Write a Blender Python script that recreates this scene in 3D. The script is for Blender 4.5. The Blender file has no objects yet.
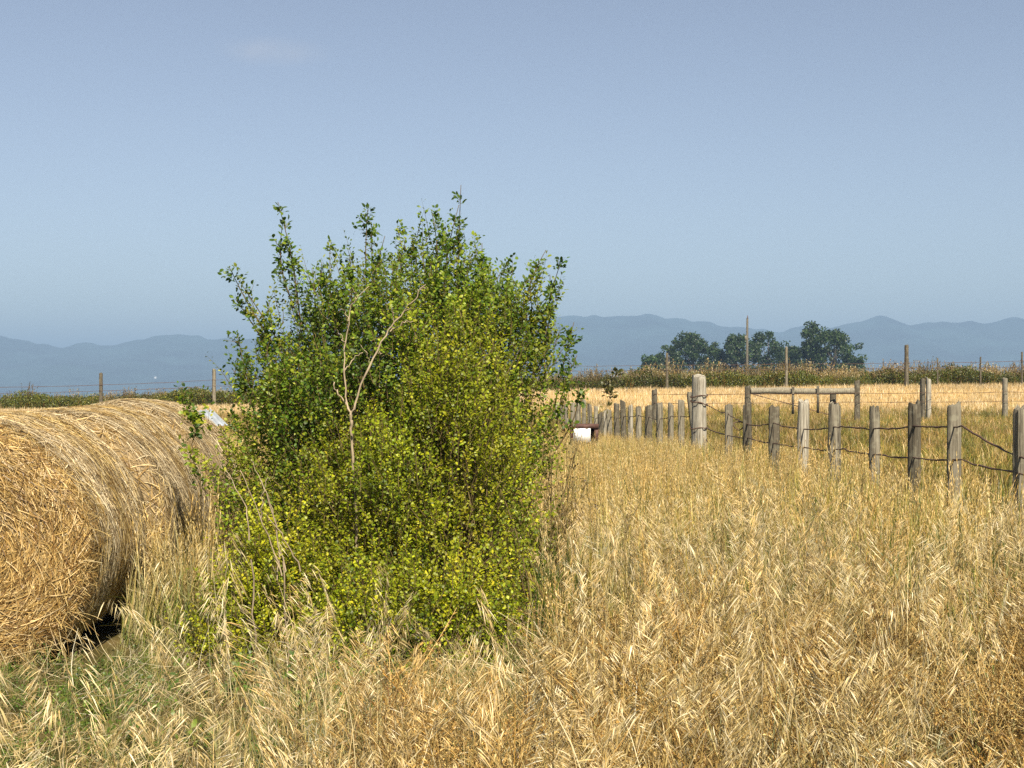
import bpy, math, numpy as np
from math import radians, sin, cos, pi

# ------------------------------------------------------------------ camera, light, sky
S = bpy.context.scene
COL = S.collection
FPX, HZ, EYE = 1420.0, 376.0, 1.67          # focal length in pixels, horizon row, eye height

cd = bpy.data.cameras.new('camera')
cam = bpy.data.objects.new('camera', cd); COL.objects.link(cam)
cd.sensor_width = 36.0; cd.lens = FPX / 1024 * 36.0
cd.clip_start = 0.05; cd.clip_end = 40000
cam.location = (0, 0, EYE)
cam.rotation_euler = (radians(90) - math.atan((384 - HZ) / FPX), 0, 0)
S.camera = cam

SUN_EL, SUN_AZ = 43.0, 164.0                # azimuth clockwise from +Y: behind and a little to the right
el, az = radians(SUN_EL), radians(SUN_AZ)
w = bpy.data.worlds.new("World"); S.world = w; w.use_nodes = True
nt = w.node_tree; nt.nodes.clear()
out = nt.nodes.new('ShaderNodeOutputWorld'); bg = nt.nodes.new('ShaderNodeBackground')
sky = nt.nodes.new('ShaderNodeTexSky'); sky.sky_type = 'NISHITA'; sky.sun_disc = False
sky.sun_elevation = el; sky.sun_rotation = az
sky.altitude = 1000; sky.air_density = 1.0; sky.dust_density = 0.8; sky.ozone_density = 2.0
hs = nt.nodes.new('ShaderNodeHueSaturation'); hs.inputs['Saturation'].default_value = 0.70; hs.inputs['Hue'].default_value = 0.506
nt.links.new(sky.outputs[0], hs.inputs['Color'])
# one faint wisp of cloud, high to the left
tc = nt.nodes.new('ShaderNodeTexCoord')
mp = nt.nodes.new('ShaderNodeMapping'); mp.vector_type = 'POINT'
dx, dz = (283 - 512) / FPX, (HZ - 64) / FPX
mp.inputs['Location'].default_value = (-dx / .042, 0, -dz / .011)
mp.inputs['Scale'].default_value = (1 / .042, 0, 1 / .011)
nt.links.new(tc.outputs['Generated'], mp.inputs['Vector'])
ns = nt.nodes.new('ShaderNodeTexNoise'); ns.inputs['Scale'].default_value = 60; ns.inputs['Detail'].default_value = 5
nt.links.new(tc.outputs['Generated'], ns.inputs['Vector'])
ln = nt.nodes.new('ShaderNodeVectorMath'); ln.operation = 'LENGTH'
nt.links.new(mp.outputs[0], ln.inputs[0])
r1 = nt.nodes.new('ShaderNodeMapRange'); r1.interpolation_type = 'SMOOTHSTEP'
r1.inputs[1].default_value = 1.1; r1.inputs[2].default_value = 0.0; r1.inputs[3].default_value = 0; r1.inputs[4].default_value = 1
nt.links.new(ln.outputs['Value'], r1.inputs[0])
m1 = nt.nodes.new('ShaderNodeMath'); m1.operation = 'MULTIPLY'
nt.links.new(r1.outputs[0], m1.inputs[0]); nt.links.new(ns.outputs[0], m1.inputs[1])
sp = nt.nodes.new('ShaderNodeSeparateXYZ'); nt.links.new(tc.outputs['Generated'], sp.inputs[0])
gt = nt.nodes.new('ShaderNodeMath'); gt.operation = 'GREATER_THAN'; gt.inputs[1].default_value = 0
nt.links.new(sp.outputs['Y'], gt.inputs[0])
m2 = nt.nodes.new('ShaderNodeMath'); m2.operation = 'MULTIPLY'
nt.links.new(m1.outputs[0], m2.inputs[0]); nt.links.new(gt.outputs[0], m2.inputs[1])
m3 = nt.nodes.new('ShaderNodeMath'); m3.operation = 'MULTIPLY'; m3.inputs[1].default_value = 0.5
nt.links.new(m2.outputs[0], m3.inputs[0])
mx = nt.nodes.new('ShaderNodeMixRGB'); mx.inputs[2].default_value = (6, 6, 6.3, 1)
nt.links.new(m3.outputs[0], mx.inputs[0]); nt.links.new(hs.outputs[0], mx.inputs[1])
nt.links.new(mx.outputs[0], bg.inputs['Color'])
bg.inputs['Strength'].default_value = 0.059
nt.links.new(bg.outputs[0], out.inputs['Surface'])

sd = bpy.data.lights.new('sun', 'SUN'); sun = bpy.data.objects.new('sun', sd); COL.objects.link(sun)
sd.energy = 5.0; sd.angle = radians(0.6); sd.color = (1.0, 0.91, 0.75)
from mathutils import Vector
tosun = Vector((sin(az) * cos(el), cos(az) * cos(el), sin(el)))
sun.rotation_euler = (-tosun).to_track_quat('-Z', 'Y').to_euler()
sun.location = tosun * 50

S.view_settings.view_transform = 'Standard'; S.view_settings.look = 'None'
S.view_settings.gamma = 1; S.view_settings.exposure = 0.85
S.render.engine = 'CYCLES'
cy = S.cycles
cy.max_bounces = 5; cy.diffuse_bounces = 3; cy.glossy_bounces = 2; cy.transmission_bounces = 4; cy.volume_bounces = 0
cy.use_denoising = False; cy.use_adaptive_sampling = False
cy.caustics_reflective = False; cy.caustics_refractive = False

R = np.random.default_rng(7)
def rn(n, a=0., b=1.): return R.uniform(a, b, n)
def sm(a, b, x):
    t = np.clip((np.asarray(x, float) - a) / (b - a), 0, 1); return t * t * (3 - 2 * t)
def vnoise(x, y, seed=0):
    """smooth 2-D value noise, 0..1"""
    x = np.asarray(x, float); y = np.asarray(y, float)
    xi = np.floor(x).astype(np.int64); yi = np.floor(y).astype(np.int64); xf = x - xi; yf = y - yi
    def h(a, b):
        n = (a * 374761393 + b * 668265263 + seed * 974634777) & 0x7fffffff
        n = ((n ^ (n >> 13)) * 1274126177) & 0x7fffffff
        return ((n ^ (n >> 16)) & 0xffff) / 65535.0
    u = xf * xf * (3 - 2 * xf); v = yf * yf * (3 - 2 * yf)
    return (h(xi, yi) * (1 - u) + h(xi + 1, yi) * u) * (1 - v) + (h(xi, yi + 1) * (1 - u) + h(xi + 1, yi + 1) * u) * v

# ------------------------------------------------------------------ mesh helpers
class Buf:
    """collects strips / tubes / boxes; becomes ONE mesh"""
    def __init__(s): s.V = []; s.F = []; s.C = []; s.n = 0
    def raw(s, V, F, C):
        V = np.asarray(V, float).reshape(-1, 3); C = np.asarray(C, float)
        if C.ndim == 1: C = np.tile(C, (len(V), 1))
        s.V.append(V); s.F.append(np.asarray(F, np.int64).reshape(-1, 4) + s.n); s.C.append(C[:, :3]); s.n += len(V)
    def strips(s, P, H, C):
        """P (n,k,3) centre lines, H (n,k,3) half-width vectors, C (n,k,3) or (n,3) colours"""
        n, k = P.shape[:2]
        if n == 0: return
        C = np.asarray(C, float)
        if C.ndim == 2: C = np.repeat(C[:, None], k, 1)
        V = np.stack([P - H, P + H], 2).reshape(-1, 3)
        CC = np.repeat(C[:, :, None], 2, 2).reshape(-1, 3)
        i = (np.arange(n)[:, None] * k + np.arange(k - 1)[None]) * 2
        F = np.stack([i, i + 1, i + 3, i + 2], -1).reshape(-1, 4)
        s.raw(V, F, CC)
    def tube(s, P, r, c, sides=5):
        P = np.asarray(P, float); k = len(P); r = np.broadcast_to(np.asarray(r, float), (k,))
        T = np.gradient(P, axis=0); T /= np.linalg.norm(T, axis=1)[:, None] + 1e-9
        a = np.array([0., 0, 1]) if abs(T[:, 2]).mean() < .9 else np.array([1., 0, 0])
        U = np.cross(T, a); U /= np.linalg.norm(U, axis=1)[:, None] + 1e-9; W = np.cross(T, U)
        th = np.arange(sides) * 2 * pi / sides
        V = P[:, None] + r[:, None, None] * (np.cos(th)[None, :, None] * U[:, None] + np.sin(th)[None, :, None] * W[:, None])
        i = np.arange(k - 1)[:, None] * sides; j = np.arange(sides)[None]; j2 = (j + 1) % sides
        F = np.stack([i + j, i + j2, i + sides + j2, i + sides + j], -1).reshape(-1, 4)
        c = np.asarray(c, float)
        if c.ndim == 2: c = np.repeat(c, sides, 0)
        s.raw(V.reshape(-1, 3), F, c)
        if sides >= 4:                                          # end cap
            b = (k - 1) * sides
            for q in range(1, sides - 1, 2):
                s.F.append(np.array([[b, b + q, b + q + 1, b + min(q + 2, sides - 1)]]) + s.n - k * sides)
    def box(s, c, d, col, rot=None):
        x, y, z = np.asarray(d, float) / 2
        V = np.array([[-x, -y, -z], [x, -y, -z], [x, y, -z], [-x, y, -z], [-x, -y, z], [x, -y, z], [x, y, z], [-x, y, z]])
        if rot is not None: V = V @ np.asarray(rot).T
        s.raw(V + np.asarray(c), [[0, 3, 2, 1], [4, 5, 6, 7], [0, 1, 5, 4], [1, 2, 6, 5], [2, 3, 7, 6], [3, 0, 4, 7]], col)
    def mesh(s, name, smooth=False):
        V = np.concatenate(s.V); F = np.concatenate(s.F); C = np.concatenate(s.C)
        me = bpy.data.meshes.new(name)
        me.vertices.add(len(V)); me.vertices.foreach_set('co', V.astype(np.float32).ravel())
        me.loops.add(F.size); me.loops.foreach_set('vertex_index', F.astype(np.int32).ravel())
        me.polygons.add(len(F)); me.polygons.foreach_set('loop_start', np.arange(0, F.size, 4, dtype=np.int32))
        a = me.color_attributes.new('Col', 'FLOAT_COLOR', 'POINT')
        a.data.foreach_set('color', np.c_[C, np.ones(len(C))].astype(np.float32).ravel())
        me.update(); me.validate()
        if smooth: me.polygons.foreach_set('use_smooth', np.ones(len(me.polygons), bool))
        return me

def link(name, me, mat, parent=None, loc=None):
    o = bpy.data.objects.new(name, me); COL.objects.link(o)
    if mat and not me.materials: me.materials.append(mat)
    if parent: o.parent = parent
    if loc is not None: o.location = loc
    return o
def tag(o, label, cat, group=None):
    o['label'] = label; o['category'] = cat
    if group: o['group'] = group
    return o
def thing(name, label, cat, loc=(0, 0, 0), group=None):
    o = bpy.data.objects.new(name, None); COL.objects.link(o); o.location = loc; o.empty_display_size = .1
    return tag(o, label, cat, group)
def at(px, py, Z): return np.array([(px - 512) / FPX * Z, Z, EYE - (py - HZ) / FPX * Z])

# ------------------------------------------------------------------ materials
def newmat(name):
    m = bpy.data.materials.new(name); m.use_nodes = True; m.node_tree.nodes.clear()
    return m, m.node_tree
def N(t, k, **kw):
    n = t.nodes.new(k)
    for a, b in kw.items(): setattr(n, a, b)
    return n
def veg_mat(name, transl=.3, tint=False, gloss=0., rough=.4, vary=.0):
    m, t = newmat(name)
    o = N(t, 'ShaderNodeOutputMaterial'); a = N(t, 'ShaderNodeAttribute', attribute_name='Col'); c = a.outputs['Color']
    if tint:
        b = N(t, 'ShaderNodeAttribute', attribute_name='tint', attribute_type='INSTANCER')
        mu = N(t, 'ShaderNodeMixRGB', blend_type='MULTIPLY'); mu.inputs[0].default_value = 1
        t.links.new(c, mu.inputs[1]); t.links.new(b.outputs['Color'], mu.inputs[2]); c = mu.outputs[0]
    d = N(t, 'ShaderNodeBsdfDiffuse'); tr = N(t, 'ShaderNodeBsdfTranslucent'); mx = N(t, 'ShaderNodeMixShader'); mx.inputs[0].default_value = transl
    t.links.new(c, d.inputs[0]); t.links.new(c, tr.inputs[0]); t.links.new(d.outputs[0], mx.inputs[1]); t.links.new(tr.outputs[0], mx.inputs[2])
    s = mx.outputs[0]
    if gloss:
        g = N(t, 'ShaderNodeBsdfGlossy'); g.inputs['Roughness'].default_value = rough; g.inputs['Color'].default_value = (1, 1, 1, 1)
        m2 = N(t, 'ShaderNodeMixShader'); m2.inputs[0].default_value = gloss
        t.links.new(s, m2.inputs[1]); t.links.new(g.outputs[0], m2.inputs[2]); s = m2.outputs[0]
    t.links.new(s, o.inputs[0]); return m
M_GRASS = veg_mat('grass blades', .15, tint=True, gloss=.03, rough=.45)
M_LEAF = veg_mat('leaves', .46, gloss=.02, rough=.45)
M_TWIG = veg_mat('bark and twigs', .0)
M_STRAW = veg_mat('loose straw', .15, gloss=.03, rough=.45)

def ramp(t, stops):
    r = N(t, 'ShaderNodeValToRGB'); e = r.color_ramp.elements
    while len(e) < len(stops): e.new(.5)
    for q, (p, c) in zip(e, stops): q.position = p; q.color = (*c, 1)
    return r
def wood_mat(name, dark, mid, light, lichen=.25):
    m, t = newmat(name)
    o = N(t, 'ShaderNodeOutputMaterial'); b = N(t, 'ShaderNodeBsdfPrincipled'); b.inputs['Roughness'].default_value = .9
    tc = N(t, 'ShaderNodeTexCoord'); oi = N(t, 'ShaderNodeObjectInfo')
    mp = N(t, 'ShaderNodeMapping'); mp.inputs['Scale'].default_value = (30, 30, 1.6)
    ad = N(t, 'ShaderNodeVectorMath', operation='ADD')
    t.links.new(tc.outputs['Object'], ad.inputs[0]); t.links.new(oi.outputs['Location'], ad.inputs[1]); t.links.new(ad.outputs[0], mp.inputs[0])
    n1 = N(t, 'ShaderNodeTexNoise'); n1.inputs['Scale'].default_value = 1.6; n1.inputs['Detail'].default_value = 6; n1.inputs['Roughness'].default_value = .65
    t.links.new(mp.outputs[0], n1.inputs['Vector'])
    r = ramp(t, [(.34, dark), (.48, mid), (.68, light)]); t.links.new(n1.outputs[0], r.inputs[0])
    n2 = N(t, 'ShaderNodeTexNoise'); n2.inputs['Scale'].default_value = 14; n2.inputs['Detail'].default_value = 4
    t.links.new(ad.outputs[0], n2.inputs['Vector'])
    r2 = ramp(t, [(.52, (0, 0, 0)), (.66, (1, 1, 1))]); t.links.new(n2.outputs[0], r2.inputs[0])
    k = N(t, 'ShaderNodeMath', operation='MULTIPLY'); k.inputs[1].default_value = lichen; t.links.new(r2.outputs[0], k.inputs[0])
    mx = N(t, 'ShaderNodeMixRGB'); mx.inputs[2].default_value = (.42, .40, .28, 1)
    t.links.new(k.outputs[0], mx.inputs[0]); t.links.new(r.outputs[0], mx.inputs[1])
    t.links.new(mx.outputs[0], b.inputs['Base Color'])
    bp = N(t, 'ShaderNodeBump'); bp.inputs['Strength'].default_value = .8; bp.inputs['Distance'].default_value = .012
    t.links.new(n1.outputs[0], bp.inputs['Height']); t.links.new(bp.outputs[0], b.inputs['Normal'])
    t.links.new(b.outputs[0], o.inputs[0]); return m
M_WOOD = wood_mat('weathered grey wood', (.055, .045, .03), (.17, .145, .10), (.33, .29, .21))
M_WOODD = wood_mat('dark weathered wood', (.03, .024, .015), (.085, .07, .045), (.18, .15, .10), .2)
M_WOODL = wood_mat('pale weathered wood', (.10, .08, .055), (.30, .265, .20), (.50, .46, .37), .15)
def plain(name, c, rough=.7, metal=0., nscale=8, var=.25, bump=.0):
    m, t = newmat(name)
    o = N(t, 'ShaderNodeOutputMaterial'); b = N(t, 'ShaderNodeBsdfPrincipled'); b.inputs['Roughness'].default_value = rough; b.inputs['Metallic'].default_value = metal
    tc = N(t, 'ShaderNodeTexCoord'); n1 = N(t, 'ShaderNodeTexNoise'); n1.inputs['Scale'].default_value = nscale; n1.inputs['Detail'].default_value = 6
    t.links.new(tc.outputs['Object'], n1.inputs['Vector'])
    r = ramp(t, [(.3, tuple(x * (1 - var) for x in c)), (.7, tuple(min(x * (1 + var), .95) for x in c))]); t.links.new(n1.outputs[0], r.inputs[0])
    t.links.new(r.outputs[0], b.inputs['Base Color']); t.links.new(b.outputs[0], o.inputs[0]); return m
M_WIRE = plain('rusty wire', (.10, .055, .035), .8, 0, 60, .4)
M_WHITE = plain('chalky white paint', (.80, .80, .78), .5, 0, 12, .06)
M_BROWN = plain('red brown painted board', (.10, .045, .03), .7, 0, 14, .4)
M_HILL = plain('forested hill', (.022, .042, .040), 1., 0, .006, .8)

# ------------------------------------------------------------------ terrain
def hedge_h(x): return np.interp(x, [-60, -22, -15, 3, 25, 60], [-.3, -.2, .0, .80, 1.10, 1.2])
def ground_z(x, y):
    x = np.asarray(x, float); y = np.asarray(y, float)
    z = hedge_h(x) * sm(48, 74, y)
    z = z + .05 * (vnoise(x * .35 + 9, y * .35, 3) - .5) * sm(3, 6, y) * (1 - sm(60, 70, y))
    z = z - 9 * sm(82, 330, y) - 45 * sm(300, 1600, y) - 25 * sm(1500, 4500, y)
    return z + 2.0 * (vnoise(x * .004, y * .004, 5) - .5) * sm(300, 900, y)
def axis(parts):
    return np.unique(np.concatenate([np.arange(a, b, s) for a, b, s in parts]))
gx = axis([(-9000, -600, 600), (-600, -60, 30), (-60, -12, 2), (-12, 12, .5), (12, 60, 2), (60, 600, 30), (600, 9001, 600)])
gy = axis([(-60, 0, 5), (0, 20, .5), (20, 48, 1.5), (48, 84, 1), (84, 400, 15), (400, 2000, 80), (2000, 9001, 350)])
X, Y = np.meshgrid(gx, gy); Zz = ground_z(X, Y)
nx, ny = len(gx), len(gy)
ii = (np.arange(ny - 1)[:, None] * nx + np.arange(nx - 1)[None]).ravel()
F = np.stack([ii, ii + 1, ii + 1 + nx, ii + nx], -1)
b = Buf(); b.raw(np.stack([X, Y, Zz], -1), F, (.2, .2, .1))
m, t = newmat('meadow and stubble ground')
o = N(t, 'ShaderNodeOutputMaterial'); bs = N(t, 'ShaderNodeBsdfDiffuse')
geo = N(t, 'ShaderNodeNewGeometry'); sx = N(t, 'ShaderNodeSeparateXYZ'); t.links.new(geo.outputs['Position'], sx.inputs[0])
n1 = N(t, 'ShaderNodeTexNoise'); n1.inputs['Scale'].default_value = 1.3; n1.inputs['Detail'].default_value = 8; t.links.new(geo.outputs['Position'], n1.inputs['Vector'])
n2 = N(t, 'ShaderNodeTexNoise'); n2.inputs['Scale'].default_value = 14; n2.inputs['Detail'].default_value = 6; t.links.new(geo.outputs['Position'], n2.inputs['Vector'])
near = ramp(t, [(.35, (.05, .045, .015)), (.55, (.10, .08, .03)), (.7, (.18, .13, .055))]); t.links.new(n1.outputs[0], near.inputs[0])
stub = ramp(t, [(.35, (.40, .29, .13)), (.62, (.60, .45, .215))]); t.links.new(n2.outputs[0], stub.inputs[0])
far = ramp(t, [(.4, (.09, .10, .04)), (.6, (.20, .16, .07))]); t.links.new(n1.outputs[0], far.inputs[0])
wob = N(t, 'ShaderNodeMath', operation='MULTIPLY_ADD'); wob.inputs[1].default_value = 7; t.links.new(n1.outputs[0], wob.inputs[0]); t.links.new(sx.outputs['Y'], wob.inputs[2])
k1 = N(t, 'ShaderNodeMapRange'); k1.inputs[1].default_value = 54; k1.inputs[2].default_value = 60; t.links.new(wob.outputs[0], k1.inputs[0])
k2 = N(t, 'ShaderNodeMapRange'); k2.inputs[1].default_value = 78; k2.inputs[2].default_value = 80; t.links.new(sx.outputs['Y'], k2.inputs[0])
a1 = N(t, 'ShaderNodeMixRGB'); a2 = N(t, 'ShaderNodeMixRGB')
t.links.new(k1.outputs[0], a1.inputs[0]); t.links.new(near.outputs[0], a1.inputs[1]); t.links.new(stub.outputs[0], a1.inputs[2])
t.links.new(k2.outputs[0], a2.inputs[0]); t.links.new(a1.outputs[0], a2.inputs[1]); t.links.new(far.outputs[0], a2.inputs[2])
t.links.new(a2.outputs[0], bs.inputs[0]); t.links.new(bs.outputs[0], o.inputs[0])
g = link('ground', b.mesh('ground', True), m); g['kind'] = 'structure'

# far hills
hp = np.array([(-900, 348), (-600, 340), (-400, 346), (-150, 339), (0, 334), (30, 340), (60, 346), (85, 342), (110, 344), (145, 338), (178, 332), (215, 337),
               (245, 338), (300, 335), (360, 340), (420, 336), (480, 327), (540, 320), (572, 315), (600, 314), (640, 317), (690, 322),
               (735, 328), (770, 328), (800, 326), (840, 322), (875, 318), (905, 321), (935, 324), (970, 320), (1010, 317), (1040, 320), (1200, 330), (1400, 322), (1700, 340)], float)
HD = 4800.
hx = np.linspace(-5000, 5000, 800); hy = np.linspace(3300, 6600, 60)
X, Y = np.meshgrid(hx, hy)
qx = X / HD * FPX + 512; pk = np.interp(qx, hp[:, 0], hp[:, 1]) + (vnoise(qx / 26., 0 * qx, 14) - .5) * 7 + (vnoise(qx / 9., 0 * qx, 15) - .5) * 3; top = EYE + (HZ - pk) / FPX * HD
u = (Y - HD) / 1500.
prof = np.clip(1 - np.abs(u), 0, 1) ** 1.15
nz = (vnoise(X * .004, Y * .003, 11) - .5) * 70 + (vnoise(X * .011, Y * .008, 12) - .5) * 34
Zh = -110 + (top + 110) * prof + nz * np.clip(np.abs(u) * 2.5, .16, 1) * (prof > 0)
nx, ny = len(hx), len(hy)
ii = (np.arange(ny - 1)[:, None] * nx + np.arange(nx - 1)[None]).ravel()
b = Buf(); b.raw(np.stack([X, Y, Zh], -1), np.stack([ii, ii + 1, ii + 1 + nx, ii + nx], -1), (.05, .07, .05))
h = link('hills', b.mesh('hills', True), M_HILL); h['kind'] = 'structure'

# the hazy air
b = Buf(); b.box((0, 2500, 47), (24000, 18000, 364), (1, 1, 1))
m, t = newmat('haze'); o = N(t, 'ShaderNodeOutputMaterial'); pv = N(t, 'ShaderNodeVolumePrincipled')
pv.inputs['Color'].default_value = (.405, .60, .87, 1); pv.inputs['Density'].default_value = 3.3e-4; pv.inputs['Anisotropy'].default_value = 0.0
t.links.new(pv.outputs[0], o.inputs['Volume'])
hz = link('haze', b.mesh('haze'), m); hz['kind'] = 'stuff'

# ------------------------------------------------------------------ straw bales
def bale(Z0, L, rad, xc, seed, label, n_side, n_face, gold):
    r_ = np.random.default_rng(seed)
    root = thing('straw_bale', label, 'straw bale', (xc, Z0 + L / 2, 0), 'round straw bales standing end to end')
    nt_, sh = 120, .19
    # profile: (radius, y) from the centre of the front face round to the centre of the back face
    pr = [(rad * f, -L / 2 - .02 * cos(f * pi / 2)) for f in np.linspace(.01, .84, 14)]
    for a in np.linspace(0, pi / 2, 6): pr.append((rad - sh + sh * sin(a), -L / 2 + sh - sh * cos(a)))
    for q in np.linspace(-L / 2 + sh, L / 2 - sh, 16)[1:-1]: pr.append((rad + .012 * sin(q * 9 + seed), q))
    for a in np.linspace(pi / 2, 0, 6): pr.append((rad - sh + sh * sin(a), L / 2 - sh + sh * cos(a)))
    pr += [(rad * f, L / 2) for f in np.linspace(.84, .01, 8)]
    pr = np.array(pr); s_ = np.r_[0, np.cumsum(np.hypot(*np.diff(pr, axis=0).T))]
    def shape(th, rr, y):
        """sagging round: a little flat at the foot, bulging low down"""
        x = rr * np.sin(th) * (1 + .055 * np.cos(th - pi)); z = rr * np.cos(th)
        z = np.where(z < 0, z * (1 - .05 * (-z / rad) ** 4), z * (1 - .015 * (z / rad) ** 2))
        k = 1 + .03 * (vnoise(np.sin(th) * 2.3 + seed, np.cos(th) * 2.3 + y * 1.1, seed) - .5) * 2 * (rr / rad)
        return np.stack([x * k, y + .05 * (vnoise(x * 3 + seed * 7, z * 3, seed + 1) - .5), z * k + rad * .955], -1)
    th = np.linspace(-pi, pi, nt_, endpoint=False) + pi
    TH, K = np.meshgrid(th, np.arange(len(pr)))
    P = shape(TH, pr[K, 0], pr[K, 1])
    i = (np.arange(len(pr) - 1)[:, None] * nt_); j = np.arange(nt_)[None]; j2 = (j + 1) % nt_
    F = np.stack([i + j, i + j2, i + nt_ + j2, i + nt_ + j], -1).reshape(-1, 4)
    b = Buf(); flow = np.stack([s_[K], TH, K * 0.], -1)
    b.raw(P.reshape(-1, 3), F[:, ::-1], (.4, .3, .15))
    me = b.mesh('straw_roll', True)
    a = me.attributes.new('flow', 'FLOAT_VECTOR', 'POINT'); a.data.foreach_set('vector', flow.astype(np.float32).ravel())
    link('straw_roll', me, bale_mat(gold), root)
    # loose straw lying along the windings
    b = Buf()
    pal = np.array([(.46, .32, .12), (.60, .45, .19), (.32, .20, .065), (.72, .57, .30), (.20, .115, .035), (.52, .37, .135)])
    palg = np.array([(.44, .35, .21), (.58, .48, .31), (.33, .25, .14), (.68, .58, .39), (.22, .16, .09), (.52, .41, .23)])
    n = n_side
    t0 = r_.uniform(-pi, pi, n); yy = r_.uniform(-L / 2 + .02, L / 2 - .02, n)
    ln = r_.uniform(.03, .18, n); ang = r_.normal(0, .42, n) * r_.choice([.6, 1, 2.2], n); lift = r_.uniform(-.004, .022, n)
    tt = np.linspace(-.5, .5, 5)[None]
    TH = t0[:, None] + ln[:, None] * tt * np.cos(ang)[:, None] / rad; YY = yy[:, None] + ln[:, None] * tt * np.sin(ang)[:, None]
    edge = np.clip((np.abs(YY) - (L / 2 - sh)) / sh, 0, 1.3); RR = rad - sh * (1 - np.sqrt(np.clip(1 - np.minimum(edge, 1) ** 2, 0, 1)))
    P = shape(TH, RR + lift[:, None] + .018 * r_.uniform(-.4, 1, (n, 1)) * tt, np.clip(YY, -L / 2 - .01, L / 2 + .01))
    T = np.gradient(P, axis=1); T /= np.linalg.norm(T, axis=2)[..., None]
    nrm = np.stack([np.sin(TH), r_.normal(0, .35, (n, 1)) + 0 * TH, np.cos(TH)], -1)
    W = np.cross(T, nrm); W /= np.linalg.norm(W, axis=2)[..., None]
    band = vnoise(yy * 5 + seed * 3, t0 * .6, seed + 4)
    wd = r_.uniform(.0009, .0022, n)
    c = np.where((band + r_.normal(0, .15, n) > .38)[:, None], palg[r_.integers(0, 6, n)] * 1.15, pal[r_.integers(0, 6, n)] * 1.1) * r_.uniform(.7, 1.3, (n, 1)) * (.75 + .55 * vnoise(yy * 9 + seed * 3, t0 * .25, seed + 8))[:, None]
    b.strips(P, W * wd[:, None, None], c)
    n = n_face
    rr = rad * .985 * np.sqrt(r_.uniform(0, 1, n)); t0 = r_.uniform(-pi, pi, n); ln = r_.uniform(.03, .15, n); ang = r_.normal(0, .55, n)
    dt = np.cos(ang) * ln / np.maximum(rr, .15); dr = np.sin(ang) * ln; pk = r_.uniform(.0, .03, n)
    TH = t0[:, None] + dt[:, None] * tt; RR = np.clip(rr[:, None] + dr[:, None] * tt, .01, rad * 1.015)
    ed = np.clip((RR - (rad - sh)) / sh, 0, 1)
    YY = -L / 2 - .012 - pk[:, None] * r_.uniform(.2, 1, (n, 1)) + sh * (1 - np.sqrt(np.clip(1 - ed ** 2, 0, 1))) - .04 * r_.uniform(0, 1, (n, 1)) * np.maximum(tt, 0) ** 2
    P = shape(TH, RR, YY)
    T = np.gradient(P, axis=1); T /= np.linalg.norm(T, axis=2)[..., None] + 1e-9
    nrm = r_.normal(0, .45, (n, 1, 3)) + np.array([0, -1, 0.]); W = np.cross(T, np.broadcast_to(nrm, T.shape)); W /= np.linalg.norm(W, axis=2)[..., None] + 1e-9
    wd = r_.uniform(.0009, .0024, n)
    b.strips(P, W * wd[:, None, None], pal[r_.integers(0, 6, n)] * r_.uniform(.4, 1.25, (n, 1)) * np.array([1.06, .97, .84]))
    # fringe hanging out round the foot and the rim
    n = 800 if n_face > 3000 else 60
    t0 = r_.normal(pi, .75, n); ln = r_.uniform(.06, .22, n); uu = np.linspace(0, 1, 5)[None]
    base = shape(t0[:, None] + 0 * uu, rad * r_.uniform(.80, 1, (n, 1)) + 0 * uu, -L / 2 + r_.uniform(-.01, .05, (n, 1)) + 0 * uu)
    d = np.stack([np.sin(t0) * .8 + r_.normal(0, .5, n), -np.abs(r_.normal(.35, .35, n)), np.cos(t0) * .35 + r_.normal(0, .4, n)], -1); d /= np.linalg.norm(d, axis=1)[:, None]
    P = base + d[:, None] * (ln[:, None] * uu)[..., None]; P[..., 2] -= .25 * ln[:, None] * uu ** 2; P[..., 2] = np.maximum(P[..., 2], .01)
    W = np.cross(np.broadcast_to(d[:, None], P.shape), r_.normal(0, 1, (n, 1, 3))); W /= np.linalg.norm(W, axis=2)[..., None]
    b.strips(P, W * .0014, pal[r_.integers(0, 6, n)] * r_.uniform(.8, 1.25, (n, 1)))
    ls = link('loose_straw', b.mesh('loose_straw'), M_STRAW, root); ls['kind'] = 'stuff'
    return root
_bm = {}
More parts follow.
